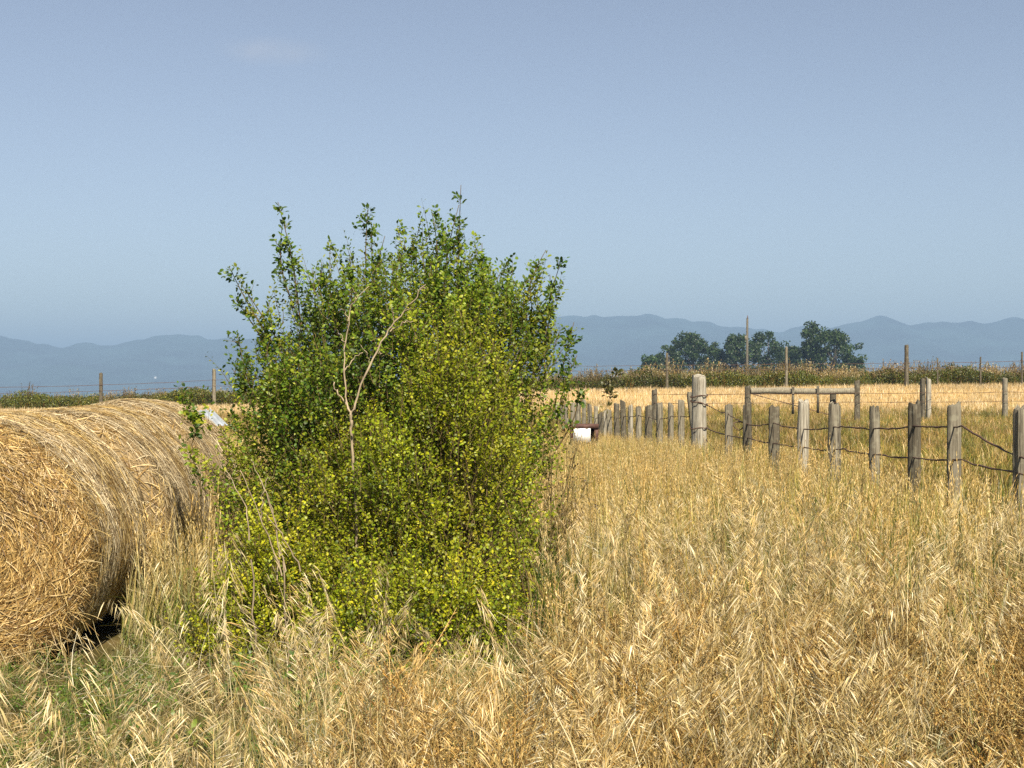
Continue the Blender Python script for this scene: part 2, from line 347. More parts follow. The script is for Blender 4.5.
def bale_mat(gold):
    if gold in _bm: return _bm[gold]
    m, t = newmat('wound straw'); _bm[gold] = m
    o = N(t, 'ShaderNodeOutputMaterial'); d = N(t, 'ShaderNodeBsdfDiffuse')
    a = N(t, 'ShaderNodeAttribute', attribute_name='flow')
    mp = N(t, 'ShaderNodeMapping'); mp.inputs['Scale'].default_value = (70, 5, 1); t.links.new(a.outputs['Vector'], mp.inputs[0])
    n1 = N(t, 'ShaderNodeTexNoise'); n1.inputs['Scale'].default_value = 1.; n1.inputs['Detail'].default_value = 7; n1.inputs['Roughness'].default_value = .7; n1.inputs['Distortion'].default_value = .6
    t.links.new(mp.outputs[0], n1.inputs['Vector'])
    r = ramp(t, [(.38, (.10, .06, .02)), (.5, (.30, .20, .08)), (.64, (.54, .40, .19))]); t.links.new(n1.outputs[0], r.inputs[0])
    mp2 = N(t, 'ShaderNodeMapping'); mp2.inputs['Scale'].default_value = (5, .7, 1); t.links.new(a.outputs['Vector'], mp2.inputs[0])
    n2 = N(t, 'ShaderNodeTexNoise'); n2.inputs['Scale'].default_value = 1.; n2.inputs['Detail'].default_value = 3; t.links.new(mp2.outputs[0], n2.inputs['Vector'])
    r2 = ramp(t, [(.4, (0, 0, 0)), (.62, (1, 1, 1))]); t.links.new(n2.outputs[0], r2.inputs[0])
    k = N(t, 'ShaderNodeMath', operation='MULTIPLY'); k.inputs[1].default_value = .55; t.links.new(r2.outputs[0], k.inputs[0])
    mx = N(t, 'ShaderNodeMixRGB'); mx.inputs[2].default_value = (.44, .36, .25, 1); t.links.new(k.outputs[0], mx.inputs[0]); t.links.new(r.outputs[0], mx.inputs[1])
    t.links.new(mx.outputs[0], d.inputs[0])
    bp = N(t, 'ShaderNodeBump'); bp.inputs['Strength'].default_value = 1; bp.inputs['Distance'].default_value = .02
    t.links.new(n1.outputs[0], bp.inputs['Height']); t.links.new(bp.outputs[0], d.inputs['Normal'])
    t.links.new(d.outputs[0], o.inputs[0]); return m
bale(8.0, 1.28, .735, -3.10, 1, 'round golden straw bale whose wound end faces the camera at the picture edge', 26000, 22000, 1)
bale(9.36, 1.45, .738, -3.03, 2, 'middle round straw bale, end to end between two others, only its side showing', 20000, 1500, 0)
bale(10.90, 1.40, .755, -3.07, 3, 'hindmost round straw bale with leafy shoot in front, partly behind the tall shrub', 18000, 1500, 0)

# ------------------------------------------------------------------ shrubs
BROWN = np.array((.115, .085, .04))
def curve(p0, p1, bow, k, rg):
    t_ = np.linspace(0, 1, k)[:, None]; p0 = np.asarray(p0, float); p1 = np.asarray(p1, float)
    side = rg.normal(0, 1, 3); side[2] *= .3
    return p0 + (p1 - p0) * t_ + np.outer(np.sin(t_[:, 0] * pi), side) * bow * np.linalg.norm(p1 - p0) + np.outer(t_[:, 0] * (1 - t_[:, 0]), [0, 0, 1]) * .25 * np.linalg.norm((p1 - p0)[:2])
def leaves(buf, pos, dirv, nrm, ln, wd, col):
    """n folded leaves: pos base, dirv along, nrm facing"""
    n = len(pos)
    dirv = dirv / (np.linalg.norm(dirv, axis=1)[:, None] + 1e-9)
    sd_ = np.cross(dirv, nrm); sd_ /= np.linalg.norm(sd_, axis=1)[:, None] + 1e-9
    up = np.cross(sd_, dirv)
    ts = np.array([0, .38, .75, 1.]); ws = np.array([.12, .92, .75, .1]); dr = np.array([0, .05, .02, -.12])
    P = pos[:, None] + dirv[:, None] * (ln[:, None] * ts)[..., None] + up[:, None] * (ln[:, None] * dr)[..., None]
    buf.strips(P, sd_[:, None] * (wd[:, None] * ws)[..., None], col)
def sprigs(leafbuf, twigbuf, P0, D, L, rg, pal, per=16, lsize=.032, spread=1.0, tone=None, bright=1.):
    """leafy twigs: P0 (n,3) starts, D (n,3) directions, L (n) lengths"""
    n = len(P0); D = D / np.linalg.norm(D, axis=1)[:, None]
    k = 5; u = np.linspace(0, 1, k)[None, :, None]
    bend = rg.normal(0, .25, (n, 1, 3)); bend[..., 2] = np.abs(bend[..., 2]) * .6
    P = P0[:, None] + D[:, None] * L[:, None, None] * u + bend * (u ** 2) * L[:, None, None] * .6
    T = np.gradient(P, axis=1); T /= np.linalg.norm(T, axis=2)[..., None]
    for s_ in range(2):
        W = np.cross(T, rg.normal(0, 1, (n, 1, 3))); W /= np.linalg.norm(W, axis=2)[..., None]
        twigbuf.strips(P, W * (.0022 * (1.15 - u)), np.tile(BROWN, (n, 1)) * rg.uniform(.7, 1.5, (n, 1)))
    m_ = per
    f = (np.arange(m_)[None] + rg.uniform(0, 1, (n, m_))) / m_ * 1.0
    q = f * (k - 1); i0 = np.minimum(q.astype(int), k - 2); fr = (q - i0)[..., None]
    ar = np.arange(n)[:, None]
    pos = P[ar, i0] * (1 - fr) + P[ar, i0 + 1] * fr; tan = T[ar, i0]
    rv = rg.normal(0, 1, (n, m_, 3)); lat = rv - (rv * tan).sum(-1, keepdims=True) * tan; lat /= np.linalg.norm(lat, axis=2)[..., None]
    dv = lat * spread + tan * .55 + np.array([0, 0, .1])
    nr = np.array([.05, -.45, .8]) + rg.normal(0, .55, (n, m_, 3))
    ln = lsize * rg.uniform(.6, 1.35, (n, m_)); wd = ln * rg.uniform(.26, .40, (n, m_))
    pos = pos + lat * rg.uniform(0, .03, (n, m_, 1)) * (lsize / .032)
    if tone is None: tone = rg.uniform(0, 1, n)
    ti = np.clip(tone[:, None] + rg.normal(0, .10, (n, m_)), 0, .999) * (len(pal) - 1)
    a = ti.astype(int); ff = (ti - a)[..., None]
    c = pal[a] * (1 - ff) + pal[np.minimum(a + 1, len(pal) - 1)] * ff
    c = c * rg.uniform(.7, 1.25, (n, m_, 1)) * rg.uniform(.75, 1.25, (n, 1, 1)) * bright
    leaves(leafbuf, pos.reshape(-1, 3), dv.reshape(-1, 3), nr.reshape(-1, 3), ln.ravel(), wd.ravel(), c.reshape(-1, 3))

def shrub(name, label, Z, env, depth_k, n_branch, per_branch, pal, seed, lsize, base_px, tips=(), per=16, tone_z=None, group=None, blob=.2):
    """env: rows of (pixel y, left x, right x) at distance Z"""
    rg = np.random.default_rng(seed)
    e = np.array(sorted(env), float); zz = EYE - (e[:, 0] - HZ) / FPX * Z
    xl = (e[:, 1] - 512) / FPX * Z; xr = (e[:, 2] - 512) / FPX * Z
    o_ = np.argsort(zz); zz, xl, xr = zz[o_], xl[o_], xr[o_]
    x0 = (base_px - 512) / FPX * Z
    root = thing(name, label, 'shrub', (x0, Z, 0), group)
    org = np.array([x0, Z, 0.])
    # branch ends, more of them where the crown is wide
    zs = np.linspace(zz[0], zz[-1], 60); wdt = np.interp(zs, zz, xr) - np.interp(zs, zz, xl)
    pz = rg.choice(zs, n_branch, p=wdt ** 1.6 / (wdt ** 1.6).sum()) + rg.uniform(-.02, .02, n_branch)
    a_, c_ = np.interp(pz, zz, xl), np.interp(pz, zz, xr); mid, hw = (a_ + c_) / 2, (c_ - a_) / 2
    ph = rg.uniform(0, 2 * pi, n_branch); rr = rg.uniform(.05, 1, n_branch) ** .5
    hw2 = np.maximum(hw - blob * .75, .05)
    ends = np.stack([mid + hw2 * rr * np.cos(ph), Z + depth_k * hw2 * rr * np.sin(ph), pz], -1)
    tb, lb = Buf(), Buf()
    tone_b = rg.uniform(.0, 1, n_branch)
    if tone_z is not None: tone_b = np.clip(tone_b * .62 - .06 + np.interp(pz, *tone_z), 0, 1)
    nst = 14
    stems = [org + np.array([rg.normal(0, .22), rg.normal(0, .16), 0]) for _ in range(nst)]
    for e_, t_ in zip(ends, range(n_branch)):
        s0 = stems[t_ % nst] + 0.
        s0[:2] += (e_ - org)[:2] * .15
        C = curve(s0, e_, .05, 9, rg)
        tb.tube(C - org, np.linspace(.008, .002, 9) * rg.uniform(.6, 1.2), BROWN * rg.uniform(.7, 1.6), 4)
        n = per_branch
        pp = e_ + rg.normal(0, 1, (n, 3)) * np.array([.55, .55, .60]) * blob
        dv = (pp - org); dv /= np.linalg.norm(dv, axis=1)[:, None]
        dv = dv * .5 + np.array([0, 0, .55]) + rg.normal(0, .35, (n, 3))
        pp[:, 2] = np.maximum(pp[:, 2], .06)
        sprigs(lb, tb, pp - org, dv, rg.uniform(.10, .26, n) * blob / .2, rg, pal, per, lsize, tone=np.clip(tone_b[t_] + rg.normal(0, .10, n), 0, 1), bright=rg.uniform(.65, 1.3))
    # shoots that stand out of the outline
    for (px, py, bx, by, zo) in tips:
        p1 = at(px, py, Z + zo); p0 = at(bx, by, Z + zo * .5)
        C = curve(p0, p1, .075, 12, rg)
        tb.tube(C - org, np.linspace(.006, .002, 12), BROWN * 1.1, 4)
        L = np.linalg.norm(p1 - p0); n = int(L * 30)
        f = np.sort(np.clip(rg.choice(rg.uniform(0, 1, max(4, int(L * 14))), n) + rg.normal(0, .025, n), 0, 1)); ix = np.minimum((f * 11).astype(int), 10); fr = (f * 11 - ix)[:, None]
        pp = C[ix] * (1 - fr) + C[ix + 1] * fr
        ax = (p1 - p0) / L
        dv = ax * .8 + rg.normal(0, .55, (n, 3))
        sprigs(lb, tb, pp - org, dv, rg.uniform(.04, .12, n) * (1.25 - .5 * f), rg, pal, 8, lsize * 1.15, tone=rg.uniform(.05, .6, n))
    link('stems', tb.mesh('stems'), M_TWIG, root); fo = link('foliage', lb.mesh('foliage'), M_LEAF, root)
    return root, org
PAL_D = np.array([(.036, .080, .010), (.066, .125, .012), (.13, .20, .014), (.22, .27, .018), (.33, .33, .028)]) * 1.22
PAL_Y = np.array([(.095, .155, .008), (.215, .28, .012), (.35, .39, .016), (.48, .47, .020), (.60, .51, .028)])
env1 = [(665, 235, 520), (620, 215, 540), (560, 216, 545), (500, 214, 550), (450, 212, 556), (425, 216, 558), (400, 222, 568), (350, 248, 572), (325, 262, 560), (305, 288, 540), (288, 335, 500), (275, 360, 480)]
tips1 = [(278, 202, 302, 340, 0), (283, 222, 305, 330, .05), (229, 266, 285, 360, -.1), (242, 285, 290, 360, -.05), (252, 318, 285, 390, .2), (330, 250, 335, 350, .1), (322, 262, 335, 340, 0), (368, 210, 370, 330, 0), (372, 226, 378, 320, .1), (398, 232, 385, 320, .25),
         (432, 212, 425, 330, -.1), (426, 232, 428, 320, .1), (461, 185, 458, 330, .1), (459, 205, 455, 320, .1), (482, 243, 470, 340, -.2), (507, 262, 495, 360, .1), (512, 280, 500, 360, 0), (530, 288, 515, 370, 0), (546, 250, 538, 370, .1), (560, 264, 545, 380, -.1), (550, 275, 540, 370, 0), (574, 322, 552, 420, .1), (577, 355, 556, 430, 0), (578, 385, 556, 450, 0),
         (350, 255, 352, 340, -.2), (415, 238, 412, 330, .15), (446, 232, 440, 330, .0), (238, 335, 268, 420, -.1), (232, 368, 262, 440, 0), (312, 268, 322, 360, .0), (385, 236, 388, 330, -.2), (236, 300, 280, 370, 0)]
SH1, _ = shrub('tall_shrub', 'tall dark green shrub with upright leafy shoots against the sky', 9.7, env1, .8, 430, 21, PAL_D, 21, .026, 395, tips1, 15, tone_z=([0, 1.2, 2.6], [.52, .42, .22]))
env2 = [(650, 310, 520), (600, 280, 540), (540, 265, 545), (490, 275, 545), (440, 330, 540), (405, 375, 535), (375, 410, 500), (355, 430, 470)]
SH2, _ = shrub('yellow_green_shrub', 'bright yellow green leafy shrub growing in front of the tall dark shrub', 8.75, env2, .6, 200, 19, PAL_Y, 22, .0205, 440, (), 15, tone_z=([0, .8, 1.6], [.36, .24, .18]))
env3 = [(680, 195, 330), (640, 190, 345), (600, 205, 340), (565, 220, 330), (545, 235, 300)]
SH3, _ = shrub('low_shrub', 'low yellowing leafy shrub at the foot of the tall shrub beside the bales', 8.3, env3, .7, 80, 18, PAL_Y, 23, .0205, 265, (), 14, tone_z=([0, .8], [.27, .24]), blob=.17)
env4 = [(690, 300, 500), (650, 300, 535), (615, 310, 535), (585, 330, 520)]
SH4, _ = shrub('low_shrub', 'low leafy shrub in front of the bright yellow green shrub, dry grass heads before it', 8.05, env4, .55, 75, 18, PAL_Y, 24, .0205, 410, (), 14, tone_z=([0, .8], [.2, .18]), blob=.17)

# pale dead branch in front of the tall shrub, leafy shoots of their own
rg = np.random.default_rng(5)
def px_tube(buf, pts, Z, r0, r1, c, org, zo=0., sides=5):
    c = np.asarray(c)
    P = np.array([at(x, y, Z + zo * q / len(pts)) for q, (x, y) in enumerate(pts)]) - org
    u = np.linspace(0, len(pts) - 1, len(pts) * 4); P = np.stack([np.interp(u, np.arange(len(pts)), P[:, k]) for k in range(3)], -1)
    P += rg.normal(0, .005, P.shape)
    buf.tube(P, np.linspace(r0, r1, len(P)) * rg.uniform(.8, 1.2, len(P)), c[None] * rg.uniform(.55, 1.15, (len(P), 1)), sides)
PINK = np.array((.46, .36, .24))
org = at(352, 640, 8.55); org[2] = 0
root = thing('dead_branch', 'pale leafless forked branch standing in front of the tall shrub', 'branch', org)
bb = Buf()
px_tube(bb, [(358, 668), (358, 560), (354, 470), (352, 425), (351, 415)], 8.5, .010, .008, PINK * .7, org)
px_tube(bb, [(351, 415), (355, 408), (364, 377), (384, 338), (400, 316), (413, 300), (424, 284)], 8.5, .0075, .003, PINK, org, -.1)
px_tube(bb, [(351, 415), (346, 400), (343, 365), (348, 325), (352, 303), (368, 286)], 8.5, .006, .0025, PINK, org, .05)
for (xa, ya, xb, yb) in ((346, 345, 336, 330), (349, 322, 341, 308), (356, 300, 352, 288), (377, 352, 384, 356), (404, 311, 415, 310), (370, 365, 362, 345), (394, 324, 391, 308), (419, 290, 428, 288)):
    px_tube(bb, [(xa, ya), ((xa + xb) / 2 + 1, (ya + yb) / 2 - 1), (xb, yb)], 8.48, .0032, .0012, PINK * .9, org, 0, 4)
px_tube(bb, [(351, 412), (340, 395), (332, 382)], 8.55, .006, .003, PINK, org)
px_tube(bb, [(390, 332), (404, 322), (412, 322)], 8.5, .004, .002, PINK, org)
px_tube(bb, [(344, 372), (352, 360), (362, 352)], 8.55, .004, .002, PINK, org)
link('wood', bb.mesh('wood', True), M_TWIG, root)
def shoot(name, label, pts, Z, pal, seed, lsize=.034, dens=26):
    rg = np.random.default_rng(seed)
    o0 = at(*pts[0], Z); o0[2] = 0
    root = thing(name, label, 'plant', o0)
    tb, lb = Buf(), Buf(); p = np.array([at(x, y, Z) for x, y in pts]); p[0, 2] = 0
    px_tube(tb, [(x, y) for x, y in [(pts[0][0], HZ + EYE * FPX / Z)] + list(pts[1:])], Z, .006, .002, BROWN, o0)
    u = rg.uniform(.8 if len(pts) > 2 else .3, len(pts) - 1, int(dens * np.linalg.norm(p[-1] - p[0])))
    pp = np.stack([np.interp(u, np.arange(len(pts)), p[:, k]) for k in range(3)], -1)
    dv = np.array([0, 0, .7]) + rg.normal(0, .6, pp.shape)
    sprigs(lb, tb, pp - o0, dv, rg.uniform(.03, .10, len(pp)), rg, pal, 7, lsize)
    link('stem', tb.mesh('stem'), M_TWIG, root); link('leaves', lb.mesh('leaves'), M_LEAF, root)
shoot('leafy_shoot', 'lone dark leafy shoot standing up in front of the straw bales', [(205, 640), (200, 480), (191, 455), (196, 430), (188, 415), (183, 396)], 9.0, PAL_D, 31)
shoot('sapling', 'small brownish leafed sapling among the crowded fence posts', [(606, 470), (606, 412), (610, 395), (607, 385), (619, 372)], 31., np.array([(.07, .08, .02), (.16, .14, .035), (.25, .21, .06)]), 32, .10, 10)
o0 = at(262, 560, 8.15); o0[2] = 0
root = thing('dead_twigs', 'thin bare pale twigs leaning in the low leaves left of the forked branch', 'branch', o0)
bb = Buf()
for pts in ([(282, 575), (262, 520), (240, 470)], [(285, 570), (270, 505), (252, 462)], [(278, 580), (276, 520), (262, 480)], [(250, 540), (244, 505), (225, 468)], [(300, 570), (283, 535), (262, 512)], [(262, 520), (262, 495), (268, 478)]):
    px_tube(bb, pts, 7.85, .0045, .0016, PINK * .9, o0, 0, 4)
for x_ in (282, 250): px_tube(bb, [(x_ + 8, 690), (x_, 560)], 7.85, .006, .0045, PINK * .6, o0, 0, 4)
link('twigs', bb.mesh('twigs', True), M_TWIG, root)
# dry twigs at the right side of the shrub
o0 = at(548, 560, 9.4); o0[2] = 0
root = thing('dry_twigs', 'brown dried weed stalks at the right edge of the tall shrub', 'plant', o0)
tb, lb = Buf(), Buf(); rg2 = np.random.default_rng(33)
for q in range(26):
    p1 = at(rg2.uniform(540, 585), rg2.uniform(425, 520), 9.4 + rg2.uniform(-.3, .3)); p0 = o0 + np.array([rg2.normal(0, .1), rg2.normal(0, .1), 0])
    C = curve(p0, p1, .06, 8, rg2); tb.tube(C - o0, np.linspace(.004, .0015, 8), BROWN * rg2.uniform(.8, 2), 4)
    sprigs(lb, tb, C[3:] - o0, rg2.normal(0, .6, (5, 3)) + [.2, 0, .5], rg2.uniform(.05, .14, 5), rg2, np.array([(.12, .075, .03), (.22, .15, .06), (.30, .21, .09)]), 8, .016)
link('stalks', tb.mesh('stalks'), M_TWIG, root); link('dried_leaves', lb.mesh('dried_leaves'), M_LEAF, root)

# ------------------------------------------------------------------ fence posts and wires
def post_mesh(h, r, seed, lean=(0, 0), flat=1., sink=.12):
    rg = np.random.default_rng(seed); sd = 14; b = Buf()
    zs = np.r_[np.linspace(-sink, h * .92, 10), h * .97, h]
    th = np.arange(sd) * 2 * pi / sd
    prof = 1 + .16 * rg.normal(0, 1, sd); prof = (prof + np.roll(prof, 1)) / 2
    for _ in range(3): prof[rg.integers(0, sd)] *= .74
    V = []
    for q, z in enumerate(zs):
        rr = r * prof * (1.04 - .10 * z / h) * (1 + .02 * rg.normal(0, 1, sd)) * (.93 if q == len(zs) - 1 else 1)
        zz = z + (rg.normal(0, .014, sd) + rg.uniform(.0, .035) * np.cos(th + seed) if q >= len(zs) - 2 else 0)
        V.append(np.stack([rr * np.cos(th) + lean[0] * z, rr * np.sin(th) * flat + lean[1] * z, zz + 0 * th], -1))
    V = np.array(V); k = len(zs)
    i = np.arange(k - 1)[:, None] * sd; j = np.arange(sd)[None]; j2 = (j + 1) % sd
    F = np.stack([i + j, i + j2, i + sd + j2, i + sd + j], -1).reshape(-1, 4)
    b.raw(V.reshape(-1, 3), F, (.3, .3, .25))
    top = V[-1]; c = top.mean(0) - [0, 0, .006]
    ring2 = c + (top - c) * .5 + np.c_[np.zeros((sd, 2)), rg.normal(0, .004, sd)]
    VV = np.r_[top, ring2, [c]]
    b.raw(VV, [[a, (a + 1) % sd, sd + (a + 1) % sd, sd + a] for a in range(sd)] + [[sd + a, sd + a + 1, sd + (a + 2) % sd, 2 * sd] for a in range(0, sd, 2)], (.3, .3, .25))
    return b.mesh('fence_post', False)
def fz(x): return 7215.0 / (x - 400.0)
ords = ['first', 'second', 'third', 'fourth', 'fifth', 'sixth', 'seventh', 'eighth', 'ninth', 'tenth', 'eleventh', 'twelfth']
G1 = 'weathered posts of the near fence'
#        x    top  width  material  lean  label
posts = [(1021, 408, 14, M_WOOD, 0, 'grey fence post at the right edge of the picture, deep in golden grass'),
         (955.5, 405, 14, M_WOOD, .0, 'thick grey flat topped post, second from the right in the near fence'),
         (914.5, 404, 13, M_WOODD, .0, 'darkest brown fence post, with a paler grey post on either side'),
         (873.5, 409, 11, M_WOOD, .0, 'slim grey post between the darkest brown post and the end of the rail frame'),
         (834.5, 405, 11.5, M_WOOD, .0, 'grey cracked post standing in front of the right part of the rail frame'),
         (803.5, 401, 11.5, M_WOODL, .02, 'pale grey post in front of the middle of the rail frame'),
         (774, 406, 10.5, M_WOODD, .0, 'round topped mossy brown post in front of the rail frame, left of the pale post'),
         (748, 402, 9.5, M_WOODD, .0, 'brown post in line with the left upright of the rail frame'),
         (728, 406, 7.5, M_WOOD, .0, 'thin short grey post directly right of the tall wire wrapped post'),
         (690, 393, 8, M_WOOD, -.12, 'grey post leaning against the tall wire wrapped post'),
         (681.5, 400, 6.5, M_WOOD, .0, 'grey post just left of the leaning post'),
         (671, 404, 5.5, M_WOOD, .0, 'thin grey post, third to the left of the tall wire wrapped post'),
         (660, 403, 7.5, M_WOOD, .0, 'grey post right beside the tall dark post of the field fence'),
         (649, 405, 6.5, M_WOODD, .0, 'dark post left of the tall dark post of the field fence'),
         (638.5, 407, 6, M_WOOD, .0, 'lone grey post between the crowded posts and the tall dark post')]
for q, (x, ty, wd, mt, lean, lab) in enumerate(posts):
    Z = fz(x); p = at(x, ty, Z); r = wd / FPX * Z / 2
    o = link('fence_post', post_mesh(p[2], r, 100 + q, (lean, R.normal(0, .02))), mt, None, (p[0] - lean * p[2], Z, ground_z(p[0], Z)))
    tag(o, lab, 'fence post', G1)
G2 = 'crowded posts at the far end of the near fence'
for q, (x, ty, wd, mt) in enumerate([(630, 406, 6, M_WOODL), (624, 401, 6.5, M_WOODD), (617, 404, 6, M_WOODD), (610.5, 410, 5.5, M_WOOD), (606, 411, 4, M_WOODL), (601.5, 413, 6, M_WOODD),
                                     (596, 406, 5, M_WOOD), (590.5, 404, 5, M_WOOD), (583.5, 400, 5, M_WOOD), (578, 401, 4.5, M_WOOD), (573, 403, 4.5, M_WOOD), (567, 404, 4.5, M_WOOD), (561.5, 405, 4.2, M_WOODD), (556, 405, 4.2, M_WOOD)]):
    Z = fz(x); p = at(x, ty, Z)
    o = link('fence_post', post_mesh(p[2], wd / FPX * Z / 2, 140 + q, (R.normal(0, .02), 0)), mt, None, (p[0], Z, ground_z(p[0], Z)))
    tag(o, 'one of the short weathered posts crowded together at the far end of the near fence', 'fence post', G2)
def wire_tube(buf, P, r, lump=.3, sides=5):
    buf.tube(P, r * (1 + lump * R.uniform(-1, 1, len(P))), np.array((.12, .07, .045)), sides)
# tall wrapped corner post
ZB = 24.1; p = at(699, 376, ZB); ob = np.array([p[0], ZB, float(ground_z(p[0], ZB))])
root = thing('corner_post', 'tall thick pale grey post wrapped with loops of rusty wire', 'fence post', ob)
link('post_body', post_mesh(p[2] - ob[2], 14.5 / FPX * ZB / 2, 99), M_WOODL, root)
for (yy, tilt, n) in ((396, .10, 1), (403, -.22, 1), (428, .05, 1), (452, .0, 1)):
    zc = at(699, yy, ZB)[2] - ob[2]; a = np.linspace(0, 2 * pi, 25); rr = .145
    bb = Buf(); wire_tube(bb, np.stack([rr * np.cos(a), rr * np.sin(a), zc + tilt * rr * np.cos(a) + .012 * np.sin(3 * a)], -1), .010, .25)
    link('wire_loop', bb.mesh('wire_loop'), M_WIRE, root)
def strand(name, nodes, label, r, sag, group, step=.12, cat='fence wire'):
    """nodes: (pixel x, pixel y, distance); wire sags between them"""
    pts = []
    for (a, b_) in zip(nodes[:-1], nodes[1:]):
        A, B = at(*a), at(*b_); n = max(4, int(np.linalg.norm(B - A) / step)); u = np.linspace(0, 1, n, endpoint=False)
        pts.append(A + (B - A) * u[:, None] - np.outer(4 * u * (1 - u) * sag * np.linalg.norm(B - A), [0, 0, 1]))
    P = np.concatenate(pts + [at(*nodes[-1])[None]]); P += R.normal(0, r * .5, P.shape)
    o0 = P[0].copy(); b = Buf(); wire_tube(b, P - o0, r)
    return tag(link(name, b.mesh(name), M_WIRE, None, o0), label, cat, group)
GW = 'rusty strands of the near fence'
def nd(L): return [(x, y, fz(x) - .075) for x, y in L]
strand('wire_strand', nd([(1090, 470), (1018, 456), (962, 426), (914, 426), (873, 428), (842, 426), (834, 427), (803, 429), (774, 423), (750, 425), (728, 414), (706, 404)]),
       'upper rusty wire strand running from post to post along the near fence', .0085, .012, GW)
strand('wire_strand', nd([(1090, 492), (1018, 473), (962, 460), (914, 458), (873, 454), (842, 449), (834, 450), (803, 447), (774, 443), (748, 438), (728, 435), (706, 428)]),
       'middle rusty wire strand of the near fence, just above the golden grass', .0085, .010, GW)
strand('wire_strand', nd([(803, 474), (774, 470), (754, 459), (728, 458), (706, 440)]), 'lowest rusty wire strand, half hidden in grass near the tall wrapped post', .008, .02, GW)
strand('wire_strand', nd([(690, 416), (681, 416), (671, 416), (660, 419), (649, 417), (638, 415), (626, 416), (610, 417), (590, 416)]), 'thin wire strand between the posts left of the tall wrapped post', .008, .015, GW)
bb = Buf(); a = np.linspace(0, 2.2 * pi, 30); c0 = at(739, 426, 20.9)
wire_tube(bb, np.stack([.075 * np.cos(a) + .02 * np.sin(2 * a), .03 * np.sin(a), .06 * np.sin(a)], -1), .008)
tag(link('wire_coil', bb.mesh('wire_coil'), M_WIRE, None, c0), 'loose coil of rusty wire hanging beside the brown post', 'fence wire')

# rail frame in the far fence
ZG = 46.; l0, l1 = at(747.5, 386, ZG), at(857, 381, ZG)
root = thing('rail_frame', 'weathered wooden brace frame with a log rail between two uprights', 'fence frame', (l0[0], ZG, float(ground_z(l0[0], ZG))))
o0 = np.array(root.location)
link('upright', post_mesh(l0[2] - o0[2], .095, 201), M_WOODD, root, (0, 0, 0))
link('upright', post_mesh(l1[2] - o0[2], .095, 202), M_WOODD, root, (l1[0] - l0[0], 0, 0))
zr = at(800, 391, ZG)[2] - o0[2]; bb = Buf(); u = np.linspace(.097, l1[0] - l0[0] - .097, 14)
bb.tube(np.stack([u, 0 * u + .0, zr + .012 * np.sin(u * 2)], -1), .105 + R.normal(0, .007, 14), (.3, .3, .2), 10)
link('rail', bb.mesh('rail', True), wood_mat('pale log', (.08, .065, .04), (.22, .19, .13), (.38, .33, .24)), root)
for (x, y0, y1) in ((793, 387, 414), (818, 386, 413)):
    a, c = at(x, y0, ZG - .16), at(x, y1, ZG - .16); bb = Buf(); bb.box(((a + c) / 2) - o0, (.075, .05, a[2] - c[2]), (.2, .2, .15)); link('batten', bb.mesh('batten'), M_WOODD, root)
bb = Buf(); wire_tube(bb, np.linspace(at(752, 394, ZG - .11) - o0, at(853, 421, ZG - .11) - o0, 24), .012); link('brace_wire', bb.mesh('brace_wire'), M_WIRE, root)
G3 = 'posts of the far fence across the green grass'
for q, (x, ty, wd, Z, mt, lab) in enumerate([(654.5, 390, 5, 44, M_WOODD, 'tall dark post behind the near fence, left of the tall wire wrapped post'), (833, 392, 6, 46.5, M_WOODD, 'grey far post under the rail frame, close to its right upright'),
        (922.5, 379, 5.5, 48, M_WOODD, 'dark post of a close pair in the far fence by the stubble'), (928.5, 378.5, 5, 48.4, M_WOODL, 'pale light grey post of a close pair in the far fence by the stubble'),
        (1005, 378, 5.5, 50, M_WOOD, 'lone far fence post against the golden stubble near the right picture edge'), (1095, 377, 5.5, 51, M_WOOD, None)]):
    if lab is None: continue
    p = at(x, ty, Z); gz = float(ground_z(p[0], Z))
    tag(link('fence_post', post_mesh(p[2] - gz, wd / FPX * Z / 2, 220 + q), mt, None, (p[0], Z, gz)), lab, 'fence post', G3)
for k, (dy, lab) in enumerate(((0, 'upper thin wire of the far fence against the golden stubble'), (9, 'lower thin wire of the far fence against the golden stubble'))):
    strand('wire_strand', [(654, 394 + dy, 43.9), (747, 394 + dy, 45.8), (857, 393 + dy, 45.8), (922, 393 + dy, 47.8), (1005, 392 + dy, 49.8), (1100, 391 + dy, 51)], lab, .008, .004, 'thin wires of the far fence', .4)

# white panelled box on the fence, white ribbed sheet behind the bales
ZX = 27.; c0 = at(584, 434, ZX); gz = float(ground_z(c0[0], ZX))
root = thing('wooden_box', 'small dark red brown box with a white front panel by the crowded posts', 'box', (c0[0], ZX, gz)); o0 = np.array(root.location)
s_ = ZX / FPX
bb = Buf()
bb.box(at(584, 426, ZX) - o0, (28 * s_, .36, 4 * s_), (.1, .05, .03)); bb.box(at(584, 444, ZX) - o0, (26 * s_, .30, 3 * s_), (.1, .05, .03))
bb.box(at(572, 435, ZX) - o0, (3 * s_, .30, 15 * s_), (.1, .05, .03)); bb.box(at(596, 435, ZX) - o0, (4 * s_, .30, 15 * s_), (.1, .05, .03)); bb.box(at(584, 435, ZX) + [0, .13, 0] - o0, (21 * s_, .03, 15 * s_), (.1, .05, .03))
link('box_frame', bb.mesh('box_frame'), M_BROWN, root)
bb = Buf(); bb.box(at(581.5, 435, ZX) + [0, -.195, 0] - o0, (17 * s_, .02, 14 * s_), (.8, .8, .8)); link('white_panel', bb.mesh('white_panel'), M_WHITE, root)
for sx_ in (574, 594):
    a = at(sx_, 445.6, ZX) - o0; bb = Buf(); bb.box((a[0], 0, a[2] / 2 - .03), (.06, .06, a[2] + .06), (.1, .05, .03)); link('leg', bb.mesh('leg'), M_BROWN, root)
ZS = 15.; c0 = at(206, 420, ZS); gz = 0.
